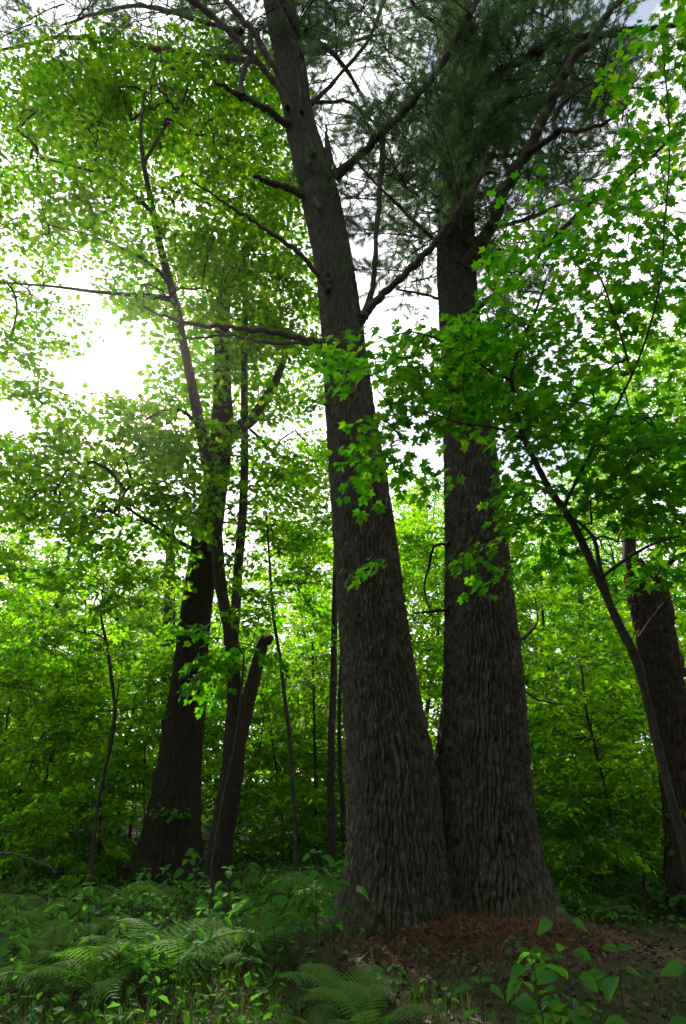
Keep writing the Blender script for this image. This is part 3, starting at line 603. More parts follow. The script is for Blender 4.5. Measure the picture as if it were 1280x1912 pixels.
n2 = stem_obj([(1145, 1140, 10, NY), (1120, 1060, 8, NY+.1), (1105, 1000, 7, NY+.2), (1070, 970, 5, NY+.3), (1000, 960, 4, NY+.4)], nmap, nb, 'bark_twig', 6, 24, 'branch')
n3 = stem_obj([(1120, 1080, 7, NY), (1160, 1050, 6, NY-.2), (1210, 1020, 5, NY-.4), (1270, 1000, 4, NY-.6)], nmap, nb, 'bark_twig', 6, 24, 'branch')
n4 = stem_obj([(980, 820, 7, NY-.1), (930, 800, 5, NY-.1), (860, 790, 4, NY-.1), (790, 770, 3, NY), (720, 800, 2, NY)], nmap, nb, 'bark_twig', 6, 24, 'branch')
n5 = stem_obj([(1050, 950, 8, NY), (1100, 850, 6, NY-.2), (1150, 760, 5, NY-.3), (1200, 650, 4, NY-.4), (1230, 540, 4, NY-.5), (1240, 420, 3, NY-.5), (1250, 280, 3, NY-.5), (1240, 120, 3, NY-.5), (1230, 30, 2, NY-.5)], nmap, nb, 'bark_twig', 6, 40, 'branch')
n6 = stem_obj([(1180, 700, 5, NY-.3), (1150, 600, 4, NY-.2), (1110, 500, 4, NY-.1), (1060, 440, 3, NY), (980, 430, 2, NY)], nmap, nb, 'bark_twig', 6, 24, 'branch')
wood = np.concatenate([nt[50:], n1[2:], n2[2:], n3[2:], n4[2:], n5[2:], n6[2:]])
leafy(nmap, nb, wood, [(870, 640, 130, 45, 4, 5.2, 34), (790, 690, 100, 60, 4, 5.2, 26), (940, 700, 130, 55, 4, 5.4, 30), (1090, 800, 130, 90, 3.9, 5.6, 40), (1110, 930, 120, 65, 4, 5.8, 30), (1180, 880, 100, 110, 3.9, 5.6, 34), (1160, 740, 110, 60, 4, 5.6, 22), (1120, 500, 120, 60, 4, 5.2, 26), (1210, 420, 70, 90, 3.8, 5, 20), (1240, 170, 40, 140, 3.7, 4.8, 20), (1190, 570, 90, 50, 3.9, 5, 18), (1000, 450, 60, 30, 4.2, 5, 7), (690, 690, 18, 50, 4.3, 4.9, 6), (695, 790, 14, 60, 4.3, 4.9, 5), (745, 840, 35, 50, 4.6, 5.6, 8), (900, 1000, 40, 15, 4.4, 5.0, 2), (740, 1035, 10, 10, 4.6, 5, 1), (900, 880, 40, 20, 4.4, 5.2, 2), (1000, 620, 70, 60, 4, 5.2, 16), (1150, 1030, 110, 40, 4, 5.6, 18)],
      L_MAPLE_HI, .072, .52, 'leaf_near', SPRAYS_NEAR, 1., .0025, .010, 'bark_twig', 300, mult=.82)

# broken dead trunk at the right edge
DY = 9.6
dk = keys_px([(1250, 1330, 1640), (1245, 1318, 1560), (1234, 1302, 1450), (1222, 1288, 1360), (1205, 1272, 1270), (1190, 1258, 1190), (1175, 1248, 1120), (1166, 1236, 1070)], DY)
db = np.array([dk[0][0], DY, gz(dk[0][0], DY)])
dead = thing('dead_tree', 'broken-topped dead trunk with dark peeling bark behind the slim right maple', 'tree', db)
Sd, nodd, radd = trunk(dk, 150, .025, cell=.055, cellh=.6, amp=.045, amp_top=.045, flare=.3, flare_h=.4, seed=51, z_extra=.5, knots=[(P(1258, 1245, DY)[2], -.1, .16), (P(1245, 1150, DY)[2], -.3, .1)])
Vd = np.concatenate(Sd.V); zt = Vd[:, 2].max(); w = np.clip((Vd[:, 2]-(zt-.35))/.35, 0, 1)
ang = np.arctan2(Vd[:, 1]-nodd[-1][1], Vd[:, 0]-nodd[-1][0]); Vd[:, 2] += w*(.22*(vnoise(ang*2.5+20, ang*0+3, 61)-.5)+.12*np.cos(ang+2.6)); Sd.V = [Vd]
link('trunk', Sd.mesh('dead_trunk', db), M['bark_dead'], dead)
stem_obj([(1180, 1090, 34, DY+.1), (1177, 1040, 26, DY+.1), (1174, 1000, 22, DY+.1), (1176, 960, 16, DY+.1), (1182, 935, 5, DY+.1)], dead, db, 'bark_dead', 9, 20, 'splinter', .3)
stem_obj([(1225, 1100, 14, DY), (1250, 1050, 11, DY-.2), (1280, 1035, 9, DY-.4), (1310, 1060, 6, DY-.5)], dead, db, 'bark_dead', 7, 16, 'branch')
stem_obj([(1192, 1190, 5, DY-.4), (1220, 1150, 4, DY-.5), (1245, 1120, 3, DY-.6), (1290, 1095, 2, DY-.8)], dead, db, 'bark_twig', 5, 16, 'branch')

# slim stems in the middle and left, each a sapling with its own crown
def sapling_px(name, label, rows, regs, leaf=.085, mat='bark_maple', lmat='leaf_under', length=.6, cat='tree'):
    Y = rows[0][3]; bs = PX(rows[0][0], Y); o = thing(name, label, cat, bs)
    pts = stem_obj([(rows[0][0], rows[0][1]+60, rows[0][2]*1.3, Y)]+rows, o, bs, mat, 8, 50, 'trunk')
    if regs: leafy(o, bs, pts[18:], regs, L_MAPLE_LO, leaf, length, lmat, rmax=.015)
    return o
sapling_px('young_tree', 'thin dark straight stem just left of the twin pine trunks', [(620, 1610, 17, 13.0), (617, 1500, 15, 13), (618, 1380, 15, 13), (622, 1270, 14, 13), (624, 1150, 12, 13), (627, 1000, 10, 13), (624, 880, 7, 13)], [(600, 1000, 60, 60, 12, 14.5, 18), (590, 900, 40, 60, 12, 14.5, 14), (560, 1080, 70, 50, 12, 14, 18)])
sapling_px('young_tree', 'second thinner stem hugging the left edge of the twin pine', [(642, 1570, 10, 14), (636, 1450, 9, 14), (633, 1350, 8, 14), (636, 1240, 7, 14), (640, 1100, 5, 14)], None)
sapling_px('young_tree', 'thin wavy sapling between the forked maple and the twin pine', [(552, 1575, 9, 11.2), (547, 1480, 8, 11.2), (543, 1410, 8, 11.2), (532, 1310, 8, 11.2), (524, 1240, 7, 11.2), (510, 1150, 6, 11.2), (503, 1050, 5, 11.2), (497, 960, 4, 11.2)], [(510, 1030, 90, 60, 10.5, 12, 28), (560, 960, 60, 50, 10.5, 12.5, 18), (540, 1130, 70, 50, 10.5, 12, 16)])
sapling_px('young_tree', 'very thin pole stem in the thicket right of the wavy sapling', [(590, 1560, 6, 15), (588, 1450, 6, 15), (586, 1330, 5, 15), (583, 1200, 4, 15)], [(585, 1200, 50, 50, 14, 16, 14)])
sapling_px('young_tree', 'thin bent dark sapling standing alone left of the big leaning trunk', [(172, 1600, 8, 11), (180, 1520, 7, 11), (192, 1450, 7, 11), (207, 1390, 7, 11), (214, 1335, 6, 11), (208, 1270, 7, 11), (200, 1210, 6, 11), (185, 1140, 4, 11)], [(150, 1120, 110, 50, 9.5, 12, 30), (250, 1080, 90, 50, 9.5, 12, 24), (90, 1190, 90, 50, 9.5, 12, 18), (60, 1050, 80, 50, 9, 12, 20)])
sapling_px('young_tree', 'dark upright trunk behind the big leaning trunk on its left', [(314, 1560, 26, 19), (313, 1400, 25, 19), (313, 1280, 25, 19), (315, 1180, 24, 19), (317, 1100, 20, 19), (318, 980, 15, 19)], [(310, 1030, 90, 60, 17, 21, 30), (260, 1130, 60, 60, 17, 21, 16)], mat='bark_oak')
sapling_px('leaning_tree', 'slender leaning stem in the bright far left of the wood', [(40, 1300, 12, 17), (72, 1228, 11, 17), (95, 1160, 11, 17), (118, 1095, 9, 17), (130, 1020, 5, 17)], None)
sapling_px('leaning_tree', 'short broken leaning trunk among the bright leaves at the left', [(165, 1320, 20, 20), (186, 1240, 20, 20), (208, 1185, 17, 20), (222, 1150, 8, 20)], None, mat='bark_dead')
sapling_px('leaning_tree', 'thin leaning stem crossing the bright far left leaves', [(60, 1270, 6, 16), (90, 1225, 6, 16), (125, 1170, 6, 16), (165, 1110, 4, 16)], None)
sapling_px('young_tree', 'narrow trunk showing far behind, right of the twin pine', [(1092, 1420, 12, 22), (1090, 1250, 12, 22), (1086, 1160, 11, 22), (1080, 1050, 8, 22)], [(1085, 1080, 80, 70, 20, 24, 26)], mat='bark_oak')
sapling_px('young_tree', 'thin crooked sapling in the thicket right of the twin pine', [(1150, 1600, 7, 10), (1135, 1500, 6, 10), (1112, 1400, 6, 10), (1095, 1330, 5, 10), (1085, 1240, 3, 10)], [(1080, 1330, 80, 60, 9.5, 11, 22), (1110, 1430, 70, 50, 9.5, 11, 18), (1060, 1240, 60, 40, 9.5, 11.5, 12)])
sapling_px('young_tree', 'slender sapling bearing the leafy tuft in front of the two left trunks', [(395, 1640, 6, 8.6), (415, 1500, 6, 8.6), (440, 1380, 5, 8.6), (450, 1290, 5, 8.6), (455, 1225, 4, 8.6)], [(440, 1212, 30, 14, 8.2, 9, 4), (395, 1235, 20, 6, 8.2, 8.8, 2), (480, 1220, 15, 8, 8.4, 9, 1)], .10, mat='bark_twig', lmat='leaf_near')

# ------------------------------------------------------------------ thicket and background trees
def proto_tree(name, H, spread, n_t, leaf, length, seed, r_base, low=.3, tpl=L_KITE, keep=1., flat=1., lmat='leaf_under', nst=1):
    r = np.random.default_rng(seed)
    root = thing(name, 'x', 'tree', (0, 0, 0)); nodes = []
    S = Soup()
    for s_ in range(nst):
        zz = np.linspace(0, H, 9); a = r.random()*6.28; lean = (.25 if nst > 1 else .04)*H
        pts = np.stack([lean*(zz/H)*math.cos(a)+.02*H*np.sin(zz/H*5+seed), lean*(zz/H)*math.sin(a)+.02*H*np.cos(zz/H*4+seed), zz-.05], -1)
        pp, rr = resample(pts, np.linspace(r_base, r_base*.15, 9)/math.sqrt(nst), 24); S.add(*tube(pp, rr, 8)); nodes.append(pp[5:])
    link('trunk', S.mesh(name+'_trunk'), M['bark_maple'], root)
    tg = []
    while len(tg) < n_t:
        t = low+(1-low)*r.random()**.9; q = spread*math.sqrt(r.random())*(1.15-.75*max(0, (t-.45)/.55)); a = r.random()*6.283
        tg.append((q*math.cos(a), q*math.sin(a), t*H))
    tg = np.array(tg); Sg, hd = grow(np.concatenate(nodes), tg, .0035, 4, r_base*.5, .05, r)
    A, B, C, Sz = place_sprays(tg, hd, length, leaf, SPRAYS, r, 0, keep)
    V, T = build_leaves(tpl, A, B, C, Sz)
    link('crown', mesh(name+'_crown', V, [T]), M[lmat], root, 'stuff')
    link('twigs', Sg.mesh(name+'_twigs'), M['bark_twig'], root, 'stuff')
    return root
PROTO = {'shrub': [proto_tree('leafy_shrub', 1.5, .9, 34, .075, .5, 401+i, .014, .18, L_MAPLE_LO, nst=4) for i in range(2)],
         'sapling': [proto_tree('leafy_sapling', 3.6+.5*i, 1.35, 70, .085, .62, 411+i, .03, .22, L_MAPLE_LO, nst=1+i % 2) for i in range(4)],
         'young': [proto_tree('leafy_young_tree', 7.5+i, 2.2, 150, .10, .8, 421+i, .07, .2, L_MAPLE_LO) for i in range(2)],
         'tall': [proto_tree('tall_forest_tree', 17+2*i, 3.6, 330, .15, 1.1, 431+i, .19, .3, L_OVAL) for i in range(2)]}
used = set()
def place(kind, px, Y, s=1., label='', group='', x=None):
    root = PROTO[kind][rng.integers(len(PROTO[kind]))]
    o = root if root.name not in used else copy_tree(root); used.add(root.name)
    pt = PX(px, Y) if x is None else np.array([x, Y, gz(x, Y)])
    o.location = pt; o.rotation_euler = (0.05*rng.standard_normal(), .05*rng.standard_normal(), rng.random()*6.283); sc = s*(.85+.3*rng.random()); o.scale = (sc, sc, sc)
    o['label'] = label; o['group'] = group; return o
ORD = ['first', 'second', 'third', 'fourth', 'fifth', 'sixth', 'seventh', 'eighth', 'ninth', 'tenth', 'eleventh', 'twelfth', 'thirteenth']
def scatter(kind, n_, px0, px1, y0, y1, s, noun, group):
    for i_ in range(n_):
        a_, _, b_ = noun.partition('|'); label = (ORD[i_]+' '+a_+' from the left '+b_) if b_ else a_
        f_ = (i_+rng.random())/n_
        place(kind, px0+(px1-px0)*f_, y0+(y1-y0)*rng.random(), s, label, group)
GL, GM, GR = 'thicket left of the big leaning trunk', 'thicket between the forked maple and the twin pine', 'thicket right of the twin pine'
scatter('shrub', 10, -60, 185, 11, 17, .9, 'low leafy shrub|in the thicket left of the big leaning trunk', GL)
scatter('sapling', 13, -120, 280, 12.5, 24, 1., 'leafy sapling|in the thicket left of the big leaning trunk', GL)
scatter('shrub', 7, 450, 640, 13.5, 19, .9, 'low leafy shrub|between the forked maple and the twin pine', GM)
scatter('sapling', 9, 380, 650, 13.5, 24, 1.1, 'leafy sapling|between the forked maple and the twin pine', GM)
scatter('shrub', 9, 985, 1290, 10, 16, 1., 'low leafy shrub|in the thicket right of the twin pine', GR)
scatter('sapling', 12, 940, 1330, 11, 22, 1.05, 'leafy sapling|in the thicket right of the twin pine', GR)
scatter('young', 6, -120, 340, 26, 36, .95, 'leafy young tree|far behind the left thicket', 'young trees behind the left thicket')
scatter('young', 5, 380, 680, 23, 34, 1.05, 'leafy young tree|far behind, seen left of the twin pine', 'young trees behind the middle thicket')
for px, Y, lb in ((745, 17, 'behind the left pine trunk, showing at its right side'), (795, 21, 'in the middle of the gap between the two pine trunks'), (850, 16, 'behind the right pine trunk, showing at its left side')):
    place('young', px, Y, 1.15, 'leafy young tree '+lb, 'young trees behind the twin pine')
scatter('young', 8, 900, 1400, 18, 34, 1.1, 'leafy young tree|behind the right thicket', 'young trees behind the right thicket')
scatter('shrub', 22, -150, 1430, 21, 31, 1.7, 'low brush far back between the trunks', 'brush far back in the wood')
for px, Y, s, lb in ((790, 28, .75, 'seen between the two pine trunks'), (1020, 30, .7, 'just right of the right pine trunk'), (1150, 27, .8, 'left of the broken dead trunk'), (1270, 24, .85, 'behind the broken dead trunk'), (1400, 19, .9, 'reaching in from the right edge'), (-60, 30, .5, 'reaching in from the left edge'), (570, 30, .6, 'just left of the left pine trunk')):
    place('tall', px, Y, s, 'tall forest tree far back in the wood, '+lb, 'tall trees far back in the wood')
for px, Y, s in ((-80, 18, 1.1), (20, 20, 1.0), (130, 21, 1.05), (225, 19.5, .95), (310, 22, 1.1)):
    lb = {-80: 'cut by the left edge', 20: 'just inside the left edge', 130: 'below the left side of the sun glare', 225: 'straight below the sun glare', 310: 'behind the big leaning trunk'}[px]
    place('young', px, Y, s, 'bright backlit tree beyond the left thicket, '+lb, 'backlit trees beyond the left thicket')
# unseen trees beside and behind the viewer, added to block skylight
for x, Y, s in ((-6, -4, 1), (0.5, -6, 1.1), (6, -3.5, 1), (9, 3.5, 1), (-4, -11, 1.1), (4, -12, 1.1), (11, -9, 1), (-12, -6, 1), (-13, 9, .9), (13, 10, 1)):
    place('tall', 0, Y, s, 'unseen tall tree added beside or behind the viewpoint to block skylight', 'tall shade trees added around the viewpoint', x)
for x, Y, s in ((4, -2.5, 1), (-1, -4, 1), (7, 1, 1), (2, -8, 1.1), (-7, -7, 1.1)):
    place('young', 0, Y, s, 'unseen young tree added beside or behind the viewpoint to block skylight', 'young shade trees added around the viewpoint', x)
r = np.random.default_rng(901); A = []  # leaf clumps outside the view, added to shade the trunk fronts
for _ in range(330):
    a = r.random()*6.283; q = 3.5+20*r.random()**.8; zc = 2.2+15*r.random(); c = np.array([q*math.cos(a), q*math.sin(a)-1.0, zc])
    if (q < 6 and zc < 4) or c[1] > 5 or (c[0] < -2 and c[1] > 0): continue
    A.append(c+r.standard_normal((190, 3))*np.array([1.2, 1.2, .6]))
A = np.concatenate(A); w = A[:, 1]*CT+(A[:, 2]-CZ)*ST; px = 640+F*A[:, 0]/w; py = 956-F*(-A[:, 1]*ST+(A[:, 2]-CZ)*CT)/w
A = A[~((w > 0) & (px > -260) & (px < 1540) & (py > -260) & (py < 2200)) & (A[:, 2] > .8)]; n_ = len(A)
B = np.stack([r.standard_normal(n_), r.standard_normal(n_), -.4+.3*r.standard_normal(n_)], -1); C = np.stack([.4*r.standard_normal(n_), .4*r.standard_normal(n_), np.ones(n_)], -1)
V, T = build_leaves(L_KITE, A, B, C, .20+.14*r.random(n_))
o = link('shade_canopy', mesh('shade_canopy', V, [T]), M['leaf_under'], None, 'stuff'); tag(o, 'unseen leaf clumps added around and above the viewpoint to block skylight', 'foliage')
# far wood closing the view
r = np.random.default_rng(900); S = Soup()
n_ = 60000; ang = r.random(n_)*2*np.pi; rad_ = 34+30*r.random(n_)
hh = (7+5*vnoise(ang*6+40, rad_*.05, 71)+ 3*(np.sin(ang) < .2)); zz = hh*r.random(n_)**1.3
A = np.stack([rad_*np.cos(ang), rad_*np.sin(ang), zz+.4], -1); B = np.stack([r.standard_normal(n_), r.standard_normal(n_), -.4+.3*r.standard_normal(n_)], -1)
C = np.stack([.4*r.standard_normal(n_), .4*r.standard_normal(n_), np.ones(n_)], -1)
V, T = build_leaves(L_KITE, A, B, C, .30+.3*r.random(n_))
o = link('distant_woodland', mesh('distant_woodland', V, [T]), M['leaf_under'], None, 'stuff'); tag(o, 'far green wood closing the view all round', 'woodland')

# ------------------------------------------------------------------ plants on the forest floor
def frond_mesh(seed, pairs=17, wide=.30, triangular=False):
    r = np.random.default_rng(seed); S = Soup()
    t = np.linspace(0, 1, 12); ax = np.stack([t*.92, .03*np.sin(t*4+seed), .72*t-.62*t**2.1], -1)
    S.add(*tube(ax, np.linspace(.008, .002, 12), 4))
    for i_ in range(pairs):
        u = .16+.84*i_/pairs; c = np.array([np.interp(u, t, ax[:, q]) for q in range(3)])
        tg = np.array([np.interp(min(1, u+.05), t, ax[:, q]) for q in range(3)])-c; tg /= np.linalg.norm(tg)+1e-9
        prof = (1-u)**.8*1.15+.03 if triangular else math.sin(math.pi*min(1, (u-.02))**.75)**.8
        ln = wide*prof*(.92+.16*r.random())+.012
        for s in (-1, 1):
            sd = np.array([0, s, 0.]); d = sd*.9 + tg*.42 + np.array([0, 0, -.12]); d /= np.linalg.norm(d)
            up = np.array([-tg[2]*.5, 0, 1.]); fw = np.cross(up, d)*(-s); fw /= np.linalg.norm(fw)
            m_ = max(4, int(ln/.021)); V = []; T = []
            for q in range(m_):
                f_ = (q+.3)/m_; pl = min(ln*.27, .92/pairs*.40)*(1-f_)**.7+.003; o_ = c+d*ln*f_ + np.array([0, 0, -.10*ln*f_*f_]); w_ = ln/m_*.46
                for s2 in (-1, 1):
                    e = o_+fw*s2*pl+d*pl*.35; k_ = len(V); V += [o_-d*w_, o_+d*w_, e+d*w_*.5, e-d*w_*.35]; T += [(k_, k_+1, k_+2), (k_, k_+2, k_+3)]
            S.add(np.array(V), None, np.array(T))
    return S.mesh('frond')
FR = [frond_mesh(1), frond_mesh(2, 19, .26), frond_mesh(3, 15, .40, True), frond_mesh(4, 16, .42, True)]
for f_ in FR: f_.materials.append(M['fern'])
def fern(pt, size, nf, label, group=None, tri=False, az=None, rise=.5, r=rng):
    o = thing('fern', label, 'fern', pt, group)
    for i_ in range(nf):
        me = FR[(2 if tri else 0)+r.integers(2)]; f_ = link('frond', me, None, o)
        a = (az+(r.random()-.5)*2.4) if az is not None else 6.283*(i_+.5*r.random())/nf
        s = size*(.8+.4*r.random()); f_.scale = (s, s, s*(.8+.5*r.random())); f_.rotation_euler = (.25*r.standard_normal(), -(rise-.45)*(.6+.8*r.random()), a)
        f_.location = (.03*r.standard_normal(), .03*r.standard_normal(), .02)
    return o
fern(PX(640, 5.9), .58, 8, 'bright green fern in front of the left pine trunk, beside the red needles', None, False, None, .75)
fern(PX(690, 5.3), .45, 7, 'fern cut by the bottom edge, right of the bottom centre', None, False, None, .75)
fern(PX(585, 5.2), .4, 6, 'fern cut by the bottom edge, left of the bottom centre', None, False, None, .7)
fern(PX(285, 6.6), .82, 9, 'largest pale fern in the left foreground, with broad spread fronds', None, True, None, .7)
fern(PX(470, 7.5), .7, 6, 'fern with dark arching fronds under the leafy shoots left of the pine', None, True, None, .7)
fern(PX(235, 9.6), .75, 6, 'pale fern spreading in front of the big leaning trunk', None, True, None, .7)
fern(PX(60, 7.7), .6, 6, 'light fern at the left edge beside the tan dead frond', None, True, None, .7)
fern(PX(135, 7.0), .62, 6, 'fern among low herbs in the left foreground, left of the largest fern', None, True, None, .6)
for px, Y in ((30, 6.6), (90, 6.3), (400, 7.0), (170, 7.9), (380, 8.3), (60, 8.8), (180, 6.2), (330, 7.6), (20, 9.6), (1060, 10.0), (1130, 9.3), (1010, 11.0), (560, 10.5), (500, 11.5)):
    fern(PX(px, Y), .42+.25*rng.random(), 5, 'small fern half hidden among the ground plants', 'small ferns in the ground cover', True, None, .55)
LEAF = mesh('broad_leaf', L_OVATE[0], [L_OVATE[1]]); LEAF.materials.append(M['leaf_herb'])
LEAF2 = mesh('wide_leaf', *(lambda t: (t[0], [t[1]]))(ovate(7, .36))); LEAF2.materials.append(M['leaf_herb'])
def plant(pt, H, levels, leaf, label, group=None, cat='plant', lean=.08, side=0, r=rng, start=.35, name='leafy_plant'):
    o = thing(name, label, cat, pt, group); a0 = r.random()*6.28; lx, ly = lean*H*math.cos(a0), lean*H*math.sin(a0)
    zz = np.linspace(-.05, H, 8); pts = np.stack([lx*(zz/H)**2+.01*np.sin(zz*9), ly*(zz/H)**2+.01*np.cos(zz*7), zz], -1)
    S = Soup(); S.add(*tube(pts, np.linspace(.0055, .002, 8)*(.6+.5*H), 5))
    items = []
    ph = r.random()*3.14
    for i_ in range(levels):
        t = start+(1-start)*(i_+.5)/levels if levels > 1 else 1; z = t*H; ct = np.array([np.interp(z, zz, pts[:, q]) for q in range(3)])
        rad_ = (1-.6*abs(t-.7))
        for s in (0, 1):
            a = ph+i_*1.57+s*math.pi+.3*r.standard_normal(); pet = leaf*.35
            e = ct+np.array([math.cos(a), math.sin(a), .45])*pet; S.add(*tube([ct, .5*(ct+e)+[0, 0, .01], e], [.002, .0016, .0012], 4, False))
            items.append((e, a, -.30+.25*r.standard_normal(), leaf*rad_*(.75+.4*r.random())))
        if side and r.random() < side:
            a = r.random()*6.28; d = np.array([math.cos(a), math.sin(a), .35])*leaf*1.5; S.add(*tube([ct, ct+d*.5+[0, 0, .02], ct+d], [.003, .0025, .0018], 4, False))
            for q in (-.9, 0, .9): items.append((ct+d, a+q, -.3+.25*r.standard_normal(), leaf*(.7+.4*r.random())))
    for q in (0, 1): items.append((pts[-1], ph+q*3.14+1.2, .25, leaf*.55))
    link('stem', S.mesh('stem'), M['bark_twig'], o)
    for e, a, tilt, s in items:
        f_ = link('leaf', LEAF if r.random() < .6 else LEAF2, None, o)
        dv = Vector((math.cos(a), math.sin(a)*.75, tilt)).normalized(); nn = Vector((.25*r.standard_normal(), -.45+.3*r.standard_normal(), 1))
        sd = dv.cross(nn).normalized(); nn = sd.cross(dv)
        f_.matrix_local = Matrix.Translation(Vector(e)) @ Matrix((sd, dv, nn)).transposed().to_4x4() @ Matrix.Scale(float(s), 4)
    return o
# shoots in the right foreground
plant(PX(1108, 3.6), 1.08, 7, .125, 'tallest big-leaved shoot in the dark right foreground', lean=.03, side=.5, start=.3)
plant(PX(1085, 4.3), .72, 4, .125, 'big-leaved shoot behind the tallest one in the right foreground', lean=.1, side=.6)
plant(PX(1140, 3.9), .62, 4, .125, 'dark big-leaved shoot low between its taller neighbours at the right', lean=.1, side=.7)
plant(PX(1020, 4.5), .66, 3, .13, 'big-leaved shoot beside the right edge of the red needle mound', lean=.1, side=.4)
plant(PX(1065, 3.75), .88, 4, .125, 'leaning big-leaved shoot a little right of the needle mound', lean=.10, side=.4)
plant(PX(1165, 3.5), .76, 4, .13, 'big-leaved shoot right of the tallest one in the right foreground', lean=.1, side=.5)
plant(PX(1120, 3.2), .58, 3, .14, 'low big-leaved shoot cut by the bottom edge at the right', lean=.1, side=.4)
plant(PX(1195, 4.2), .80, 2, .15, 'small pair-leaved shoot apart from the others near the right edge', lean=.1)
plant(PX(1330, 3.9), .86, 3, .15, 'shoot poking one leaf in from the right edge', lean=.12)
plant(PX(932, 4.0), .70, 4, .105, 'small pale-leaved sprout in front of the needle mound', lean=.05, start=.45)
plant(PX(890, 4.0), .52, 2, .07, 'tiny dark sprout left of the pale-leaved sprout', lean=.05)
# leafy shoots left of the pine
plant(PX(592, 6.5), .98, 6, .15, 'tall leafy shoot in the cluster left of the pine base', lean=.05, side=.7, start=.4)
plant(PX(560, 6.7), .82, 5, .14, 'leafy shoot in the middle of the cluster left of the pine base', lean=.08, side=.7, start=.4)
plant(PX(510, 6.9), .78, 4, .14, 'pale leafy shoot at the left of the cluster by the pine', lean=.1, side=.6)
plant(PX(622, 6.9), .72, 4, .14, 'leafy shoot nearest the pine base in the cluster', lean=.1, side=.6)
plant(PX(425, 7.6), .70, 5, .14, 'dark leafy shoot in front of the forked maple base', lean=.08, side=.7)
plant(PX(450, 7.2), .52, 3, .13, 'low dark leafy shoot beside the one before the forked maple', lean=.1, side=.6)
plant(PX(345, 10.2), .62, 3, .16, 'dark broad-leaved plant at the foot of the big leaning trunk', lean=.1, side=.6)
plant(PX(270, 9.8), .5, 3, .12, 'small pale-leaved plant left of the big leaning trunk foot', lean=.15)
plant(PX(160, 6.6), .72, 3, .10, 'dark-stemmed tall herb rising over the left ferns', lean=.2, start=.7)
plant(PX(220, 7.4), .5, 3, .09, 'short dark-stemmed herb among the left ferns', lean=.2, start=.6)
for px, Y in ((560, 4.2), (590, 4.3), (180, 5.9), (270, 5.7)):
    plant(PX(px, Y), .3, 2, .07, 'low leafy herb near the bottom edge left of centre', 'low herbs near the bottom edge', lean=.1)
for i_ in range(58):
    px = -20+500*rng.random(); Y = 5.9+4.2*rng.random()
    plant(PX(px, Y), .25+.28*rng.random(), 2+rng.integers(2), .08+.05*rng.random(), 'low leafy herb among the ferns on the left', 'low herbs on the left', lean=.15, start=.5)
for i_ in range(14):
    px = 985+280*rng.random(); Y = 8.8+3*rng.random()
    plant(PX(px, Y), .3+.3*rng.random(), 2+rng.integers(2), .09+.03*rng.random(), 'low leafy herb behind the right foreground shoots', 'low herbs on the right', lean=.15, start=.4)
for px, Y in ((860, 6.7), (740, 6.5), (800, 6.2), (900, 6.4), (835, 5.9), (960, 6.8), (780, 6.9), (700, 6.4)):
    plant(PX(px, Y), .16, 2, .075, 'tiny dark seedling on the red needle mound', 'seedlings on the needle mound', lean=.1)
# tan dead frond, fallen branches, vine
o = fern(PX(62, 7.3), .3, 2, 'withered rust-brown frond standing among the left ferns', None, True, None, .9)
for c in o.children:
    me = c.data.copy(); me.materials.clear(); me.materials.append(M['dead_leaf']); c.data = me
def fallen(rows, label, mat='wood', name='fallen_branch', forks=()):
    pts, rad = stem_px(rows, 24); bs = pts[0]; S = Soup(); pts = pts+(.012*rng.standard_normal(pts.shape)); S.add(*tube(pts, rad, 6))
    o = thing(name, label, 'branch', bs); link('stick', S.mesh('stick', bs), M[mat], o)
    for f_ in forks:
        p_, r_ = stem_px(f_, 10); S = Soup(); S.add(*tube(p_, r_, 5)); link('side_twig', S.mesh('side_twig', bs), M[mat], o)
fallen([(-20, 1590, 5, 9.5), (25, 1597, 5, 9.4), (60, 1606, 4, 9.2), (90, 1618, 3, 9), (110, 1630, 2, 8.9)], 'bare grey forked branch lying above the ferns at the left edge', 'bark_maple', 'fallen_branch', [[(60, 1606, 4, 9.2), (68, 1590, 3, 9.2), (75, 1580, 2, 9.2)], [(40, 1600, 4, 9.3), (42, 1625, 3, 9.2), (36, 1640, 2, 9.1)]])
fallen([(1000, 1535, 8, 14), (1040, 1560, 7, 13.4), (1090, 1590, 6, 12.8), (1140, 1615, 4, 12.2)], 'dark fallen branch in the brush right of the twin pine', 'bark_dead')
fallen([(1010, 1590, 7, 12.5), (1060, 1565, 6, 12.9), (1110, 1555, 5, 13.3), (1160, 1535, 3, 13.8)], 'dark stick crossing the fallen branch right of the twin pine', 'bark_dead')
fallen([(368, 1690, 4, 10), (372, 1660, 4, 10), (364, 1640, 4, 10), (368, 1620, 3, 10), (380, 1600, 3, 10.2), (400, 1585, 2, 10.6)], 'pale twisting vine climbing between the two left trunk bases', 'bark_maple', 'vine')

# uncountable ground litter, needles, grass and small green cover
r = np.random.default_rng(55)
def frame_xy(n_, px0, px1, y0, y1, power=1.):
    Y = y0+(y1-y0)*r.random(n_)**power; px = px0+(px1-px0)*r.random(n_)+70*r.standard_normal(n_); D = Y*CT-CZ*ST; x = (px-640)/F*D
    return x, Y, ground_z(x, Y)
def stuff(name, V, T, mat, label, cat):
    o = link(name, mesh(name, V, [T]), M[mat], None, 'stuff'); tag(o, label, cat); return o
x, y, z = frame_xy(16000, -200, 1480, 4.0, 22, 1.3); n_ = len(x)
V, T = build_leaves(L_KITE, np.stack([x, y, z+.012+.02*r.random(n_)], -1), np.stack([r.standard_normal(n_), r.standard_normal(n_), .25*r.standard_normal(n_)], -1), np.stack([.35*r.standard_normal(n_), .35*r.standard_normal(n_), np.ones(n_)], -1), .05+.05*r.random(n_))
stuff('leaf_litter', V, T, 'litter', 'brown dead leaves scattered over the forest floor', 'leaf litter')
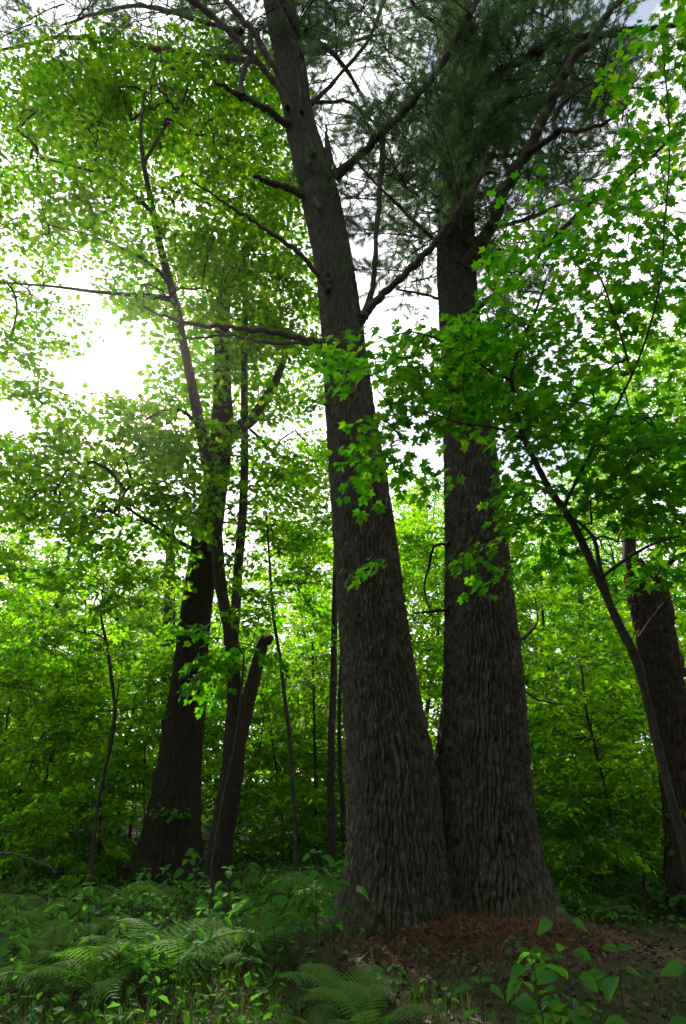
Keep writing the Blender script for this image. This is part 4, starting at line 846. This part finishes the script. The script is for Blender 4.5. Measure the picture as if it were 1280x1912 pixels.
n_ = 19000; a = r.random(n_)*6.283; q = r.random(n_)**.62*1.08; x = 1.35+1.25*q*np.cos(a)+.12*r.standard_normal(n_); y = 7.75+.85*q*np.sin(a)+.12*r.standard_normal(n_); z = ground_z(x, y)+.005+.03*r.random(n_)
d = np.stack([r.standard_normal(n_), r.standard_normal(n_), .35*r.standard_normal(n_)], -1); d /= np.linalg.norm(d, axis=1, keepdims=True); sd = np.cross(d, [0, 0, 1]); sd /= np.linalg.norm(sd, axis=1, keepdims=True)+1e-9
c = np.stack([x, y, z], -1); ln = (.07+.06*r.random(n_))[:, None]; w_ = .0035
V = np.stack([c-sd*w_, c+sd*w_, c+d*ln], 1).reshape(-1, 3)
stuff('fallen_needles', V, np.arange(n_*3).reshape(-1, 3), 'fallen_needle', 'rust-red mat of fallen pine needles round the twin pine base', 'pine needles')
def blades(x, y, h, w_):
    n_ = len(x); z = ground_z(x, y); a = r.random(n_)*6.283; s = np.stack([np.cos(a), np.sin(a), 0*a], -1); b_ = np.stack([x, y, z-.01], -1)
    bend = np.stack([r.standard_normal(n_), r.standard_normal(n_), 0*a], -1)*.35*h[:, None]
    m1 = b_+np.stack([0*a, 0*a, h*.6], -1)+bend*.3; tip = b_+np.stack([0*a, 0*a, h*.9], -1)+bend
    V = np.stack([b_-s*w_, b_+s*w_, m1+s*w_*.8, m1-s*w_*.8, tip], 1).reshape(-1, 3); k_ = np.arange(n_)[:, None]*5
    T = np.concatenate([k_+np.array([[0, 1, 2]]), k_+np.array([[0, 2, 3]]), k_+np.array([[3, 2, 4]])]); return V, T
parts = [frame_xy(7000, -60, 620, 5.0, 9.5), frame_xy(2200, 700, 1330, 4.2, 6.6), frame_xy(4500, 960, 1300, 9, 15), frame_xy(3500, 380, 660, 9, 15)]
x = np.concatenate([q[0] for q in parts]); y = np.concatenate([q[1] for q in parts])
V, T = blades(x, y, .10+.20*r.random(len(x))**1.5, .0028)
stuff('grass', V, T, 'grass', 'thin grass and sedge between the plants of the forest floor', 'grass')
parts = [frame_xy(1500, -80, 540, 5.2, 9.5), frame_xy(1200, 1000, 1330, 8.6, 15), frame_xy(1800, 380, 660, 9, 16), frame_xy(2500, -150, 300, 10, 17)]
x = np.concatenate([q[0] for q in parts]); y = np.concatenate([q[1] for q in parts]); n_ = len(x)
V, T = build_leaves(L_OVAL, np.stack([x, y, ground_z(x, y)+.04+.16*r.random(n_)], -1), np.stack([r.standard_normal(n_), r.standard_normal(n_), -.2+.25*r.standard_normal(n_)], -1), np.stack([.3*r.standard_normal(n_), .3*r.standard_normal(n_), np.ones(n_)], -1), .05+.05*r.random(n_))
stuff('ground_cover', V, T, 'leaf_herb', 'low mixed green ground cover under the ferns', 'ground cover')

# ------------------------------------------------------------------ thin scattering volume added to imitate lens glare round the sun
bv = np.array([(x, y, z) for z in (-1.6, 29.0) for y in (-130, 410) for x in (-310, 310)], float)
hz = link('glare_haze', mesh('glare_haze', bv, [np.array([(0, 2, 3, 1), (4, 5, 7, 6), (0, 1, 5, 4), (2, 6, 7, 3), (0, 4, 6, 2), (1, 3, 7, 5)])], False), None, None, 'stuff')
m, n, l = new_mat('glare_volume'); o_ = n.new('ShaderNodeOutputMaterial'); v_ = n.new('ShaderNodeVolumePrincipled')
v_.inputs['Density'].default_value = .00022; v_.inputs['Color'].default_value = (1.0, .96, .80, 1); v_.inputs['Anisotropy'].default_value = .88
l.new(v_.outputs['Volume'], o_.inputs['Volume']); hz.data.materials.append(m)
tag(hz, 'thin scattering volume added to imitate lens glare round the sun', 'glare_haze')
